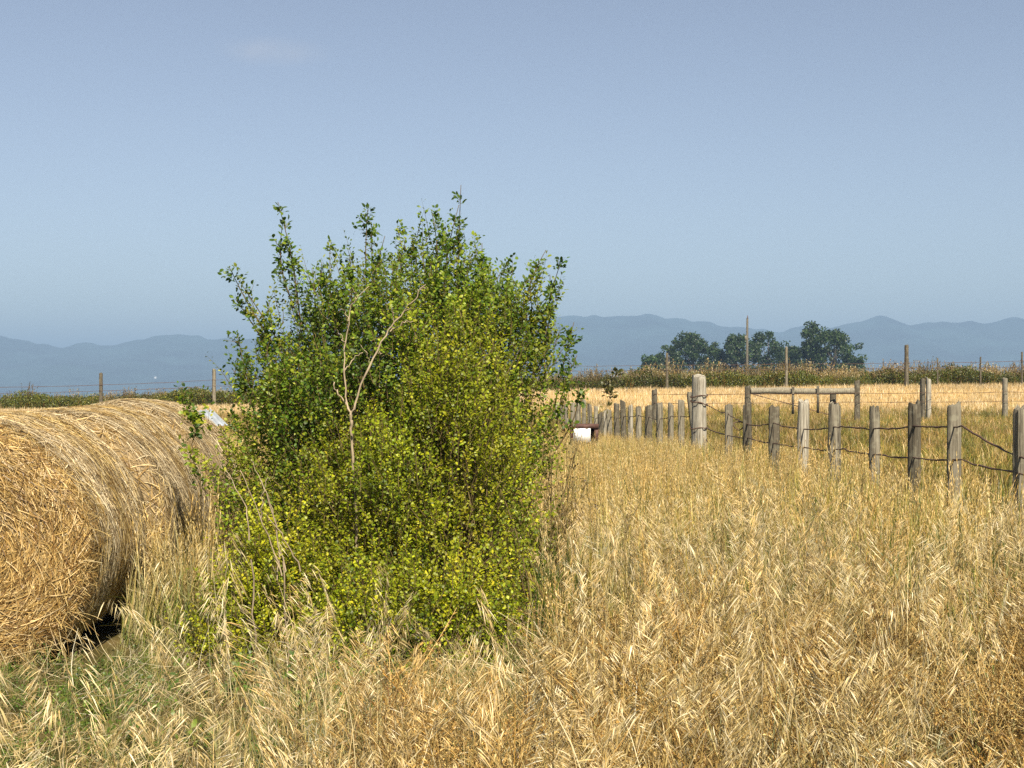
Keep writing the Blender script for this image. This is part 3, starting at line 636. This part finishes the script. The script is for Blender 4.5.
root = thing('ribbed_sheet', 'white ribbed metal sheet sloping behind the hindmost straw bale', 'metal sheet', (c0[0], ZS, gz)); o0 = np.array(root.location)
bb = Buf(); A, B = at(189, 411, ZS + .3) - o0, at(213, 410, ZS + .3) - o0; C_, D_ = at(202, 428, ZS - .1) - o0, at(228, 425, ZS - .1) - o0
nu, nv = 33, 2
uu = np.linspace(0, 1, nu); V = []
for off in (0, -.006):
    for v in (0, 1.):
        p0 = A + (C_ - A) * v; p1 = B + (D_ - B) * v
        V.append(p0 + (p1 - p0) * uu[:, None] + np.outer(.022 * (np.abs((uu * 5) % 1 - .5) < .14) + off, [-.2, -.5, .85]))
V = np.concatenate(V); i = np.arange(nu - 1)
F = np.r_[np.stack([i, i + 1, i + 1 + nu, i + nu], -1), np.stack([2 * nu + i, 3 * nu + i, 3 * nu + i + 1, 2 * nu + i + 1], -1)]
bb.raw(V, F, (.8, .8, .8)); link('sheet', bb.mesh('sheet'), plain('white metal', (.34, .37, .40), .5, 0, 5, .2), root)
for x_, y_, dd in ((197, 414, .25), (222, 426, -.03)):
    a = at(x_, y_, ZS + dd) - o0; bb = Buf(); bb.box((a[0], a[1] + .05, a[2] / 2 - .04), (.05, .05, a[2] - .02), (.2, .2, .15)); link('prop', bb.mesh('prop'), M_WOODD, root)

# roadside fence by the weeds
ZH = 72.
hedge_posts = [(101, 373, 4.5, M_WOODD, 'dark post standing in the roadside weeds above the nearest straw bales'), (214, 369, 5, M_WOOD, 'pale grey post standing in the roadside weeds just left of the tall shrub'),
               (667, 353, 3.2, M_WOODD, 'thin dark post in the roadside weeds in front of the smaller trees'), (786.5, 347, 3, M_WOOD, 'tall pale post rising from the roadside weeds between two trees'),
               (906.5, 345, 5.2, M_WOODD, 'brown post standing above the roadside weeds right of the trees'), (937.5, 358, 2.2, M_WOODD, 'short thin stake in the roadside weeds right of the brown post'),
               (980.5, 357, 2.2, M_WOODD, 'thin dark stake in the roadside weeds near the right picture edge'), (1022, 352, 2.4, M_WOODD, 'slim stake in the weeds at the right picture edge')]
for q, (x, ty, wd, mt, lab) in enumerate(hedge_posts):
    Z = ZH + 1.5; p = at(x, ty, Z); gz = float(ground_z(p[0], Z))
    tag(link('fence_post', post_mesh(p[2] - gz, wd * .8 / FPX * Z / 2, 240 + q), mt, None, (p[0], Z, gz)), lab, 'fence post', 'posts of the roadside fence in the weeds')
for k, (a, b_, lab) in enumerate(((387, 380, 'upper thin wire above the weeds left of the tall shrub'), (393, 386, 'lower thin wire above the weeds left of the tall shrub'))):
    strand('wire_strand', [(-80, a + 1, ZH + 1.4), (101, a - 2, ZH + 1.4), (214, b_, ZH + 1.4), (320, b_ - 1, ZH + 1.4)], lab, .010, .004, 'wires of the roadside fence', .6)
for k, (a, b_, lab) in enumerate(((366, 362, 'upper thin wire above the weeds right of the trees'), (371, 368, 'lower thin wire above the weeds right of the trees'))):
    strand('wire_strand', [(560, a, ZH + 1.4), (667, a - 1, ZH + 1.4), (786, a - 2, ZH + 1.4), (906, a - 3, ZH + 1.4), (1022, b_ - 1, ZH + 1.4), (1100, b_ - 1, ZH + 1.4)], lab, .010, .004, 'wires of the roadside fence', .6)

# ------------------------------------------------------------------ far trees, pole, farm building
def tree(px, ptop, wpx, Z, label, seed, shape='round', pal=None, hpx=None):
    rg = np.random.default_rng(seed); p = at(px, ptop, Z); gz = float(ground_z(p[0], Z)); H = p[2] - gz; Wd = wpx / FPX * Z / 2
    root = thing('tree', label, 'tree', (p[0], Z, gz), 'trees beyond the stubble field')
    tb = Buf(); tb.tube(np.array([[0, 0, -.3], [.1, 0, H * .3], [0, .1, H * .6], [.1, 0, H * .93]]), [.35, .28, .16, .05], (.12, .10, .08), 7)
    lb = Buf(); nc = 130
    cz = rg.uniform(.12, .97, nc); u_ = (cz - .12) / .85
    wprof = np.sin(np.clip(u_ * .80 + .16, 0, 1) * pi) ** .6 if shape == 'round' else (1 - u_) ** .7 * .95 + .08
    ph = rg.uniform(0, 2 * pi, nc); rr = np.sqrt(rg.uniform(.05, 1, nc)) * Wd * .9 * wprof
    cc = np.stack([rr * np.cos(ph), rr * np.sin(ph), cz * H], -1) + rg.normal(0, .10 * Wd, (nc, 3))
    cc[:, 2] = np.minimum(cc[:, 2], H * .97)
    for q in range(nc):
        if q % 3 == 0:
            tb.tube(np.linspace([0, 0, cz[q] * H * .7], cc[q], 4), [.12, .09, .06, .03], (.12, .10, .08), 4)
        n = 75; bl = Wd * rg.uniform(.10, .24)
        d = rg.normal(0, 1, (n, 3)); d /= np.linalg.norm(d, axis=1)[:, None]; pp = cc[q] + d * bl * rg.uniform(.3, 1, (n, 1)) ** .5 * [1, 1, .8]
        c = pal[rg.integers(0, len(pal), n)] * rg.uniform(.6, 1.5, (n, 1)) * rg.uniform(.7, 1.4)
        leaves(lb, pp, rg.normal(0, 1, (n, 3)), d + rg.normal(0, .5, (n, 3)), rg.uniform(.25, .55, n), rg.uniform(.12, .26, n), c)
    link('trunk', tb.mesh('trunk', True), M_TWIG, root); link('crown', lb.mesh('crown'), M_LEAF, root)
PT = np.array([(.024, .050, .014), (.036, .066, .018), (.056, .088, .024)])
tree(693, 333, 66, 310, 'round dark tree, leftmost of the three big ones beyond the field', 41, 'round', PT)
tree(669, 346, 44, 306, 'small lower tree leaning close to the left big round tree', 42, 'round', PT)
tree(650, 356, 34, 300, 'smallest pale bushy tree at the left end of the tree row', 43, 'round', PT * 1.6)
tree(735, 335, 56, 312, 'dark tree directly left of the tall bare pole', 44, 'round', PT)
tree(768, 332, 68, 316, 'broad dark tree directly right of the tall bare pole', 45, 'round', PT)
tree(812, 322, 50, 305, 'tallest dark tree with a pointed top at the right of the tree row', 46, 'cone', PT)
tree(834, 329, 66, 303, 'broad round tree beside the tallest pointed tree, highlights on its right', 47, 'round', PT * 1.2)
tree(855, 355, 32, 301, 'small low tree at the right end of the tree row', 48, 'round', PT * 1.1)
tree(715, 350, 46, 318, 'low bushy growth filling the gap left of the tree by the bare pole', 49, 'round', PT * .95)
tree(791, 347, 44, 320, 'low bushy growth filling the gap left of the tallest pointed tree', 50, 'round', PT * .95)
Z = 260.; p = at(747, 318, Z); gz = float(ground_z(p[0], Z)); H = p[2] - gz
root = thing('utility_pole', 'tall bare wooden utility pole rising between the dark trees', 'utility pole', (p[0], Z, gz))
bb = Buf(); bb.tube([[0, 0, -.5], [0, 0, H * .5], [.05, 0, H]], [.30, .25, .19], (.2, .2, .15), 8); link('pole', bb.mesh('pole'), M_WOODD, root)
bb = Buf(); bb.tube([[.05, -.2, H + .003], [.05, -.2, H + .45]], [.10, .06], (.2, .2, .2), 6); link('insulator', bb.mesh('insulator'), M_BROWN, root)
bb = Buf(); bb.box((-.28, -.2, H * .80), (.30, .3, .9), (.3, .3, .3)); link('transformer', bb.mesh('transformer'), M_WOOD, root)
Z = 3945.; fx = (155.5 - 512) / FPX * Z
fz_ = float(Zh[np.abs(hy - Z).argmin(), np.abs(hx - fx).argmin()])
root = thing('farm_building', 'tiny white farm building far off in the haze above the bales', 'building', (fx, Z, fz_))
bb = Buf(); bb.box((0, 0, 1.5), (6, 9, 5), (.8, .8, .8)); link('wall', bb.mesh('wall'), M_WHITE, root)
bb = Buf(); bb.raw([(-3.4, -4.9, 4.01), (3.4, -4.9, 4.01), (3.4, 4.9, 4.01), (-3.4, 4.9, 4.01), (0, -4.9, 5.6), (0, 4.9, 5.6), (0, -4.9, 5.6), (0, 4.9, 5.6)],
               [[0, 4, 5, 3], [1, 2, 5, 4], [0, 1, 4, 6], [2, 3, 5, 7]], (.6, .6, .6)); link('roof', bb.mesh('roof'), M_WHITE, root)

# ------------------------------------------------------------------ grasses: clumps that get scattered
ST = np.array([(.54, .41, .17), (.63, .50, .25), (.39, .28, .10), (.74, .62, .38)])        # straw
GD = np.array([(.56, .39, .125), (.65, .47, .18), (.42, .275, .075), (.73, .56, .27)])        # golden
GR = np.array([(.085, .135, .018), (.14, .185, .024), (.22, .235, .040), (.33, .285, .075)])      # green to yellow
BR = np.array([(.25, .14, .032), (.36, .22, .055), (.48, .32, .105), (.15, .08, .022), (.58, .43, .17), (.50, .35, .12)])     # dead weeds
DG = np.array([(.05, .095, .012), (.08, .14, .016), (.13, .18, .022)])
def pick(p, n): return p[R.integers(0, len(p), n)] * R.uniform(.5, 1.25, (n, 1))
def blades(b, n, rad, h0, h1, lean, w, pal, tipc=None, k=5, droop=.5):
    """arching blades from the foot of a clump; returns the tips and end directions"""
    a = R.uniform(0, 2 * pi, n); r = rad * np.sqrt(R.uniform(0, 1, n)); base = np.stack([r * np.cos(a), r * np.sin(a), 0 * a], -1)
    h = R.uniform(h0, h1, n); d = R.uniform(0, 2 * pi, n); dv = np.stack([np.cos(d), np.sin(d), 0 * d], -1); ln = np.abs(R.normal(0, lean, n)) + .02
    u = np.linspace(0, 1, k)[None, :, None]
    P = base[:, None] + np.array([0, 0, 1.]) * (h[:, None, None] * (u - droop * ln[:, None, None] * u ** 3)) + dv[:, None] * (ln * h)[:, None, None] * u ** 2
    W = np.cross(np.array([0, 0, 1.]), dv + R.normal(0, .5, dv.shape) * [1, 1, 0]); W /= np.linalg.norm(W, axis=1)[:, None]
    tw = R.uniform(-.9, .9, (n, 1, 1)) * u; W = W[:, None] * np.cos(tw) + dv[:, None] * np.sin(tw)
    ww = w * R.uniform(.6, 1.3, n)[:, None, None] * (1 - .85 * u ** 2)
    c0 = pick(pal, n)
    c = c0[:, None] if tipc is None else c0[:, None] * (1 - u ** .8) + pick(tipc, n)[:, None] * u ** .8
    b.strips(P, W * ww, np.broadcast_to(c, P.shape))
    T = P[:, -1] - P[:, -2]; return P, T / np.linalg.norm(T, axis=1)[:, None]
def spikelets(b, pos, dirv, ln, wd, pal):
    n = len(pos); dirv = dirv / np.linalg.norm(dirv, axis=1)[:, None]
    s_ = np.cross(dirv, R.normal(0, 1, (n, 3))); s_ /= np.linalg.norm(s_, axis=1)[:, None]
    ts = np.array([0, .35, 1.]); ws = np.array([.25, 1, .08])
    P = pos[:, None] + dirv[:, None] * (ln[:, None] * ts)[..., None]; P[:, 2, 2] -= ln * .15
    b.strips(P, s_[:, None] * (wd[:, None] * ws)[..., None], pick(pal, n))
def brome(ns=8, h=(.55, .95)):
    b = Buf(); P, T = blades(b, ns, .09, *h, .28, .0016, GR[2:], ST, 7, .35)
    for q in range(ns):                                          # drooping one-sided panicle
        side = R.uniform(0, 2 * pi); dr = np.array([cos(side), sin(side), 0]); n = R.integers(44, 66); go = R.normal(0, .12, 3) + dr * R.uniform(.3, .8) + np.array([0, 0, -.5])
        f = R.uniform(-.20, .02, n); top = P[q, -1]; pos = top + T[q] * f[:, None] + dr * .01
        dv = go + R.normal(0, .12, (n, 3))
        off = dr * R.uniform(0, .035, (n, 1)); spikelets(b, pos + off, dv, R.uniform(.022, .050, n), R.uniform(.0006, .0017, n), ST)
    blades(b, 12, .10, .2, .5, .45, .0026, GR[1:], ST, 5)
    return b
def spike(ns=12, h=(.45, .80), pal=GD):
    b = Buf(); P, T = blades(b, ns, .12, *h, .12, .0022, GR[1:], pal, 5, .2)
    for q in range(ns):
        n = 14; f = np.linspace(-.15, .01, n); pos = P[q, -1] + T[q] * f[:, None]
        spikelets(b, pos, T[q] + R.normal(0, .15, (n, 3)), R.uniform(.018, .032, n), R.uniform(.0016, .0032, n), pal)
    blades(b, 18, .13, .3, .62, .28, .0032, GR[1:], pal, 5)
    return b
def tuft(n=26, h=(.2, .5), pal=GR, tipc=None, w=.0026): 
    b = Buf(); blades(b, n, .12, *h, .40 if w < .004 or w > .0045 else .17, w, pal, tipc, 5); return b
def weed(h=.5, nb=11, pal=BR):
    """dead branching weed with little seed heads"""
    b = Buf()
    for _ in range(3):
        hh = h * R.uniform(.7, 1.15); lean = R.normal(0, .18, 2); p0 = R.normal(0, .06, 2)
        u = np.linspace(0, 1, 6); st = np.stack([p0[0] + lean[0] * u ** 1.5 * hh, p0[1] + lean[1] * u ** 1.5 * hh, hh * u], -1)
        b.tube(st, np.linspace(.0028, .0012, 6), pal[R.integers(0, len(pal))], 3)
        for q in range(nb):
            f = R.uniform(.25, 1); s0 = np.array([np.interp(f, u, st[:, k]) for k in range(3)]); a = R.uniform(0, 2 * pi); L = hh * R.uniform(.18, .42)
            d = np.array([cos(a) * .75, sin(a) * .75, R.uniform(.2, 1)]); s1 = s0 + d * L
            v = np.linspace(0, 1, 4)[:, None]; br = s0 + (s1 - s0) * v + np.array([0, 0, .2]) * L * v ** 2
            b.tube(br, np.linspace(.0015, .0008, 4), pal[R.integers(0, len(pal))], 3)
            n = R.integers(12, 22); ff = R.uniform(.3, 1, n)[:, None]; pos = s0 + (s1 - s0) * ff + np.array([0, 0, .2]) * L * ff ** 2
            spikelets(b, pos, R.normal(0, .7, (n, 3)) + d * .8 + [0, 0, .5], R.uniform(.008, .020, n), R.uniform(.0012, .0032, n), pal)
    return b
def litter(n=16):
    b = Buf(); a = R.uniform(0, 2 * pi, n); L = R.uniform(.2, .55, n); d = np.stack([np.cos(a), np.sin(a), R.uniform(-.1, 1.1, n)], -1); d /= np.linalg.norm(d, axis=1)[:, None]
    u = np.linspace(0, 1, 4)[None, :, None]; p0 = R.normal(0, .13, (n, 1, 3)); p0[..., 2] = R.uniform(0, .25, (n, 1))
    P = p0 + d[:, None] * L[:, None, None] * u + R.normal(0, .06, (n, 1, 3)) * u ** 2 * 2
    P[..., 2] = np.maximum(P[..., 2], .01); W = np.cross(d, R.normal(0, 1, (n, 3))); W /= np.linalg.norm(W, axis=1)[:, None]
    b.strips(P, W[:, None] * (R.uniform(.0012, .0032, (n, 1, 1)) * (1 - .6 * u)), pick(ST, n)); return b
def forb(h=.3, pal=DG, n=9):
    lb = Buf(); p0 = np.c_[R.normal(0, .07, (n, 2)), np.zeros(n)]; d = np.c_[R.normal(0, .35, (n, 2)), np.ones(n)]
    sprigs(lb, lb, p0, d, R.uniform(.5, 1.1, n) * h, R, pal, 15, .030); return lb
def stubs(n=18, h=(.10, .26)):
    b = Buf(); blades(b, n, .22, *h, .3, .006, GD, ST, 3); return b
def roadside(h=.8, pal=DG, plume=False):
    b = Buf()
    if plume:
        P, T = blades(b, 14, .3, h * .7, h * 1.25, .18, .010, GR, BR, 5, .2)
        for q in range(14):
            n = 10; pos = P[q, -1] + T[q] * np.linspace(-.30, .02, n)[:, None]; spikelets(b, pos, T[q] + R.normal(0, .5, (n, 3)), R.uniform(.05, .10, n), R.uniform(.010, .022, n), np.r_[BR[1:3], ST, GR[3:]])
    else:
        n = 260; pp = np.c_[R.normal(0, .34, (n, 2)), h * R.uniform(.02, 1, n) ** .8]; pp[:, :2] *= (1.15 - .5 * pp[:, 2:] / h)
        leaves(b, pp, R.normal(0, .6, (n, 3)) + [0, 0, .7], R.normal(0, .6, (n, 3)) + [0, -.2, .6], R.uniform(.05, .13, n), R.uniform(.012, .032, n), pick(pal, n))
        blades(b, 10, .3, h * .7, h * 1.2, .2, .007, GR, BR, 4)
    return b
CL = {}
def clumps(key, makers):
    c = bpy.data.collections.new(key)                            # not linked to the scene: only a source for the scatter
    for q, mk in enumerate(makers):
        me = mk.mesh('%s_%02d' % (key, q)); me.materials.append(M_GRASS); c.objects.link(bpy.data.objects.new('%s_%02d' % (key, q), me))
    CL[key] = (c, len(makers))
clumps('brome_clump', [brome(R.integers(5, 10)) for _ in range(6)])
clumps('spike_clump', [spike(R.integers(9, 15)) for _ in range(5)])
clumps('tuft_clump', [tuft(26, (.2, .5), GR, None if q % 2 else ST) for q in range(5)])
clumps('meadow_clump', [tuft(20, (.42, .78), GR if q % 3 else GR[:2], None if q % 2 else GD, .0042) for q in range(6)])
clumps('straw_clump', [tuft(24, (.25, .6), GR[2:], ST, .0024) for q in range(4)])
clumps('weed_clump', [weed(R.uniform(.4, .6), 11) for _ in range(6)])
clumps('litter_clump', [litter(16) for _ in range(5)])
clumps('forb_clump', [forb(R.uniform(.2, .34)) for _ in range(4)])
clumps('field_clump', [tuft(30, (.12, .36), GR[1:], GD if q % 2 else None, .005) for q in range(5)])
clumps('stubble_clump', [stubs() for _ in range(4)])
clumps('roadside_green_clump', [roadside(R.uniform(.55, .9)) for _ in range(4)])
clumps('roadside_brown_clump', [roadside(R.uniform(.9, 1.1), plume=True) for _ in range(4)])

def gn_group(coll):
    g = bpy.data.node_groups.new('scatter ' + coll.name, 'GeometryNodeTree')
    g.interface.new_socket('Geometry', in_out='INPUT', socket_type='NodeSocketGeometry'); g.interface.new_socket('Geometry', in_out='OUTPUT', socket_type='NodeSocketGeometry')
    gi, go = g.nodes.new('NodeGroupInput'), g.nodes.new('NodeGroupOutput')
    ci = g.nodes.new('GeometryNodeCollectionInfo'); ci.inputs['Collection'].default_value = coll; ci.inputs['Separate Children'].default_value = True; ci.inputs['Reset Children'].default_value = True
    ip = g.nodes.new('GeometryNodeInstanceOnPoints'); ip.inputs['Pick Instance'].default_value = True
    def na(n, ty):
        a = g.nodes.new('GeometryNodeInputNamedAttribute'); a.data_type = ty; a.inputs['Name'].default_value = n; return a.outputs['Attribute']
    er = g.nodes.new('FunctionNodeEulerToRotation')
    L = g.links.new
    L(gi.outputs[0], ip.inputs['Points']); L(ci.outputs[0], ip.inputs['Instance']); L(na('idx', 'INT'), ip.inputs['Instance Index'])
    L(na('rot', 'FLOAT_VECTOR'), er.inputs[0]); L(er.outputs[0], ip.inputs['Rotation']); L(na('scl', 'FLOAT_VECTOR'), ip.inputs['Scale'])
    L(ip.outputs[0], go.inputs[0]); return g
def scatter(name, key, x, y, sc, tint, tilt=.12, label=None):
    c, k = CL[key]; n = len(x)
    me = bpy.data.meshes.new(name); me.vertices.add(n)
    me.vertices.foreach_set('co', np.stack([x, y, ground_z(x, y)], -1).astype(np.float32).ravel())
    def at_(nm, ty, f, v): me.attributes.new(nm, ty, 'POINT').data.foreach_set(f, v)
    at_('idx', 'INT', 'value', R.integers(0, k, n).astype(np.int32))
    at_('rot', 'FLOAT_VECTOR', 'vector', np.stack([R.normal(0, tilt, n), R.normal(0, tilt, n), R.uniform(0, 2 * pi, n)], -1).astype(np.float32).ravel())
    s3 = np.stack([sc * R.uniform(.85, 1.2, n), sc * R.uniform(.85, 1.2, n), sc * R.uniform(.8, 1.2, n)], -1)
    at_('scl', 'FLOAT_VECTOR', 'vector', s3.astype(np.float32).ravel())
    at_('tint', 'FLOAT_COLOR', 'color', np.c_[tint, np.ones(n)].astype(np.float32).ravel())
    me.update()
    o = bpy.data.objects.new(name, me); COL.objects.link(o); o['kind'] = 'stuff'
    md = o.modifiers.new('scatter', 'NODES'); md.node_group = gn_group(c)
    if label: o['label'] = label
    return o
def sample(y0, y1, per_m2, margin=1.6, dens=None):
    """random ground points inside the wedge the camera sees, plus a margin"""
    A = .37 * (y1 ** 2 - y0 ** 2) + 2 * margin * (y1 - y0); n = int(A * per_m2)
    y = np.sqrt(R.uniform(y0 ** 2, y1 ** 2, n * 2)); hw = .37 * y + margin; x = R.uniform(-1, 1, n * 2) * (.37 * y1 + margin); k = np.abs(x) < hw
    x, y = x[k][:n], y[k][:n]
    k = ~((x > -3.95) & (x < -2.32) & (y > 7.95) & (y < 12.4)) & (((x - 1.56) / .2) ** 2 + ((y - 4.9) / .75) ** 2 > 1)    # not inside the bales
    if dens is not None: k &= R.uniform(0, 1, len(x)) < dens(x, y)
    return x[k], y[k]
def fence_x(y): return 5.08 - .0789 * y
def px_of(x, y): return 512 + x / y * FPX
def tints(x, y, s=.22, seed=50, sc=.8, base=(1, 1, 1)):
    s = s * 1.5
    v = (vnoise(x * sc, y * sc, seed) - .5) * 2 * s; r = R.normal(0, .10, len(x)); k = 1 + v + r
    h = R.normal(0, .05, len(x)); return np.clip(np.stack([k * (1 + h), k, k * (1 - h * 1.5)], -1) * np.array(base), .3, 1.6)
def left_short(x, y):                                            # grass kept low before the bales and the shrub
    s = np.ones_like(x); lx = px_of(x, y)
    s = np.where((lx < 230) & (y > 4.4), np.interp(y, [4.4, 5.5, 8, 12], [.68, .42, .26, .5]), s)
    s = np.where((lx >= 230) & (lx < 560) & (y > 5.5) & (y < 9.6), np.interp(y, [5.2, 6.2, 7, 9.6], [.85, .60, .42, .40]), s)
    return s
def in_shrub(x, y): return ((x + .75) / 1.15) ** 2 + ((y - 9.4) / .9) ** 2 < 1
def green_patch(x, y): return vnoise(x * .6 + 3, y * .45, 61)

# foreground: brown weeds, bromes, straw
def d_w(x, y):
    lx = px_of(x, y); a = sm(250, 420, lx) * (1 - sm(6.3, 8.2, y)) * (.5 + .9 * vnoise(x * 1.1 + 5, y * .8, 71)) + .06
    return np.clip(a, 0, 1) * (~in_shrub(x, y))
x, y = sample(2.9, 9, 58, 1.2, d_w); scatter('brown_weeds', 'weed_clump', x, y, R.uniform(.75, 1.15, len(x)) * left_short(x, y), tints(x, y, .2, 51, 1.1))
def lowleft(x, y): return (px_of(x, y) < 200) & (y > 5.6) & (y < 8.6)
def d_b(x, y): return np.clip(.25 + 1.1 * (vnoise(x * 1.2, y * .9, 52) - .35), 0, 1) * (~in_shrub(x, y)) * np.where(lowleft(x, y), .25, 1) * np.where((px_of(x, y) > 190) & (px_of(x, y) < 520) & (y > 5.6) & (y < 9), .4, 1)
x, y = sample(2.9, 10, 30, 1.2, d_b); scatter('brome_grass', 'brome_clump', x, y, R.uniform(.8, 1.25, len(x)) * left_short(x, y), tints(x, y, .15, 53, .9, (1.05, 1.02, .98)), .16)
x, y = sample(2.9, 12, 34, 1.2, lambda x, y: ~in_shrub(x, y) * np.where(lowleft(x, y), .35, 1) * np.where((px_of(x, y) > 190) & (px_of(x, y) < 520) & (y > 5.6), .5, 1) * (.35 + .9 * vnoise(x * 1.3, y * .9, 72))); scatter('straw_grass', 'straw_clump', x, y, R.uniform(.7, 1.1, len(x)) * left_short(x, y), tints(x, y, .2, 54, .9))
x, y = sample(2.9, 10, 20, 1.2, lambda x, y: ~in_shrub(x, y)); scatter('dead_straw', 'litter_clump', x, y, R.uniform(.7, 1.1, len(x)) * left_short(x, y) ** .5, tints(x, y, .2, 55, .9), .25)
def d_g(x, y): return np.clip(.45 + 2.0 * (green_patch(x, y) - .45) + 1.0 * (px_of(x, y) < 190) + .5 * ((px_of(x, y) < 520) & (y > 5.4)), 0, 1) * (~in_shrub(x, y))
x, y = sample(2.9, 13, 52, 1.2, d_g); scatter('green_grass', 'tuft_clump', x, y, R.uniform(.75, 1.35, len(x)) * left_short(x, y), tints(x, y, .2, 56, .9, (.78, .92, .8)))
def d_f(x, y):
    lx = px_of(x, y); return ((lx < 150) & (y > 5.6) & (y < 9.5) | in_shrub(x, y) & (y < 9.3)) * .95 + .03 + .3 * (lx < 500) * (y < 7.5) * vnoise(x * 1.5, y, 73)
x, y = sample(4, 11, 60, 1.0, d_f); scatter('leafy_ground_cover', 'forb_clump', x, y, R.uniform(.5, .95, len(x)) * np.where(px_of(x, y) < 140, .55, 1), tints(x, y, .2, 57, .9))
# the tall golden meadow up to the fence
def tall(x, y): return (x < fence_x(y) + .5 + .5 * (vnoise(y * .5, x * .5, 62) - .5)) * (~in_shrub(x, y)) * (~((px_of(x, y) < 545) & (y < 10.5)))
x, y = sample(7, 34, 40, 1.5, tall); scatter('golden_grass', 'spike_clump', x, y, R.uniform(.75, 1.1, len(x)) * np.interp(y, [10, 16, 22, 28, 34], [1.05, .98, .84, .56, .45]), tints(x, y, .18, 58, .6))
x, y = sample(7, 30, 30, 1.5, lambda x, y: tall(x, y) * np.clip(.3 + 1.6 * (green_patch(x, y) - .35), 0, 1)); scatter('green_grass', 'meadow_clump', x, y, R.uniform(.9, 1.25, len(x)) * np.interp(y, [8, 14, 20, 30], [1, .95, .8, .5]), tints(x, y, .2, 59, .6, (.85, .98, .7)))
x, y = sample(11, 20, 4, 1.5, lambda x, y: tall(x, y) * d_b(x, y)); scatter('brome_grass', 'brome_clump', x, y, R.uniform(.7, .95, len(x)) * np.interp(y, [11, 20, 28], [1, .75, .5]), tints(x, y, .18, 60, .6))
# shorter green pasture beyond the fence, then the stubble
def past(x, y): return (x > fence_x(y) + .1) | (y > 33)
x, y = sample(11, 60, 15, 3, past)
f = sm(46, 60, y + 6 * (vnoise(x * .3, y * .3, 63) - .5)); k = R.uniform(0, 1, len(x)) > f; x, y = x[k], y[k]
scatter('pasture_grass', 'field_clump', x, y, R.uniform(.75, 1.3, len(x)), tints(x, y, .25, 64, .25, (1.0, .86, .84)))
x, y = sample(50, 76, 11, 3, lambda x, y: sm(49, 59, y + 5 * (vnoise(x * .3, y * .3, 65) - .5))); scatter('stubble', 'stubble_clump', x, y, R.uniform(.8, 1.3, len(x)), tints(x, y, .15, 66, .3, (1.06, 1.03, 1.12)))
# weeds along the road beyond the stubble
n = 3000; x = R.uniform(-33, 33, n); y = R.uniform(74.6, 79, n)
scatter('roadside_weeds', 'roadside_green_clump', x, y, R.uniform(.7, 1.1, n) * np.interp(x, [-33, -14, 3, 33], [.85, 1.0, .85, .85]) * (.65 + .7 * vnoise(x * .7, y * .3, 67)), tints(x, y, .3, 68, .5, (1.25, .84, .8)))
n = 2200; x = R.uniform(-33, 33, n); y = R.uniform(75.0, 79.5, n); k = R.uniform(0, 1, n) < np.interp(x, [-33, -10, 0, 6, 18, 24, 33], [.4, .6, .5, .95, .95, .85, .6]) * (.3 + .9 * vnoise(x * .35, y * .1, 69)); x, y = x[k], y[k]
scatter('roadside_dry_weeds', 'roadside_brown_clump', x, y, R.uniform(.8, 1.25, len(x)) * np.interp(x, [-33, 0, 10, 20, 33], [.8, .8, 1.0, .95, .8]) * R.uniform(.55, 1.1, len(x)), tints(x, y, .3, 70, .4, (.62, .60, .58)))

# tall grass grown up along the side of the bales
n = 170; x = R.uniform(-2.34, -1.5, n); y = R.uniform(8.7, 12.6, n)
scatter('golden_grass', 'straw_clump', x, y, R.uniform(.9, 1.45, n), tints(x, y, .2, 74, .9))
n = 90; x = R.uniform(-2.34, -1.5, n); y = R.uniform(8.6, 12.6, n)
scatter('golden_grass', 'spike_clump', x, y, R.uniform(.8, 1.2, n), tints(x, y, .2, 75, .9, (.9, .9, .9)))
n = 110; x = R.uniform(-2.34, -1.6, n); y = R.uniform(8.4, 11, n)
scatter('green_grass', 'tuft_clump', x, y, R.uniform(.9, 1.5, n), tints(x, y, .2, 76, .9, (.8, .92, .8)))
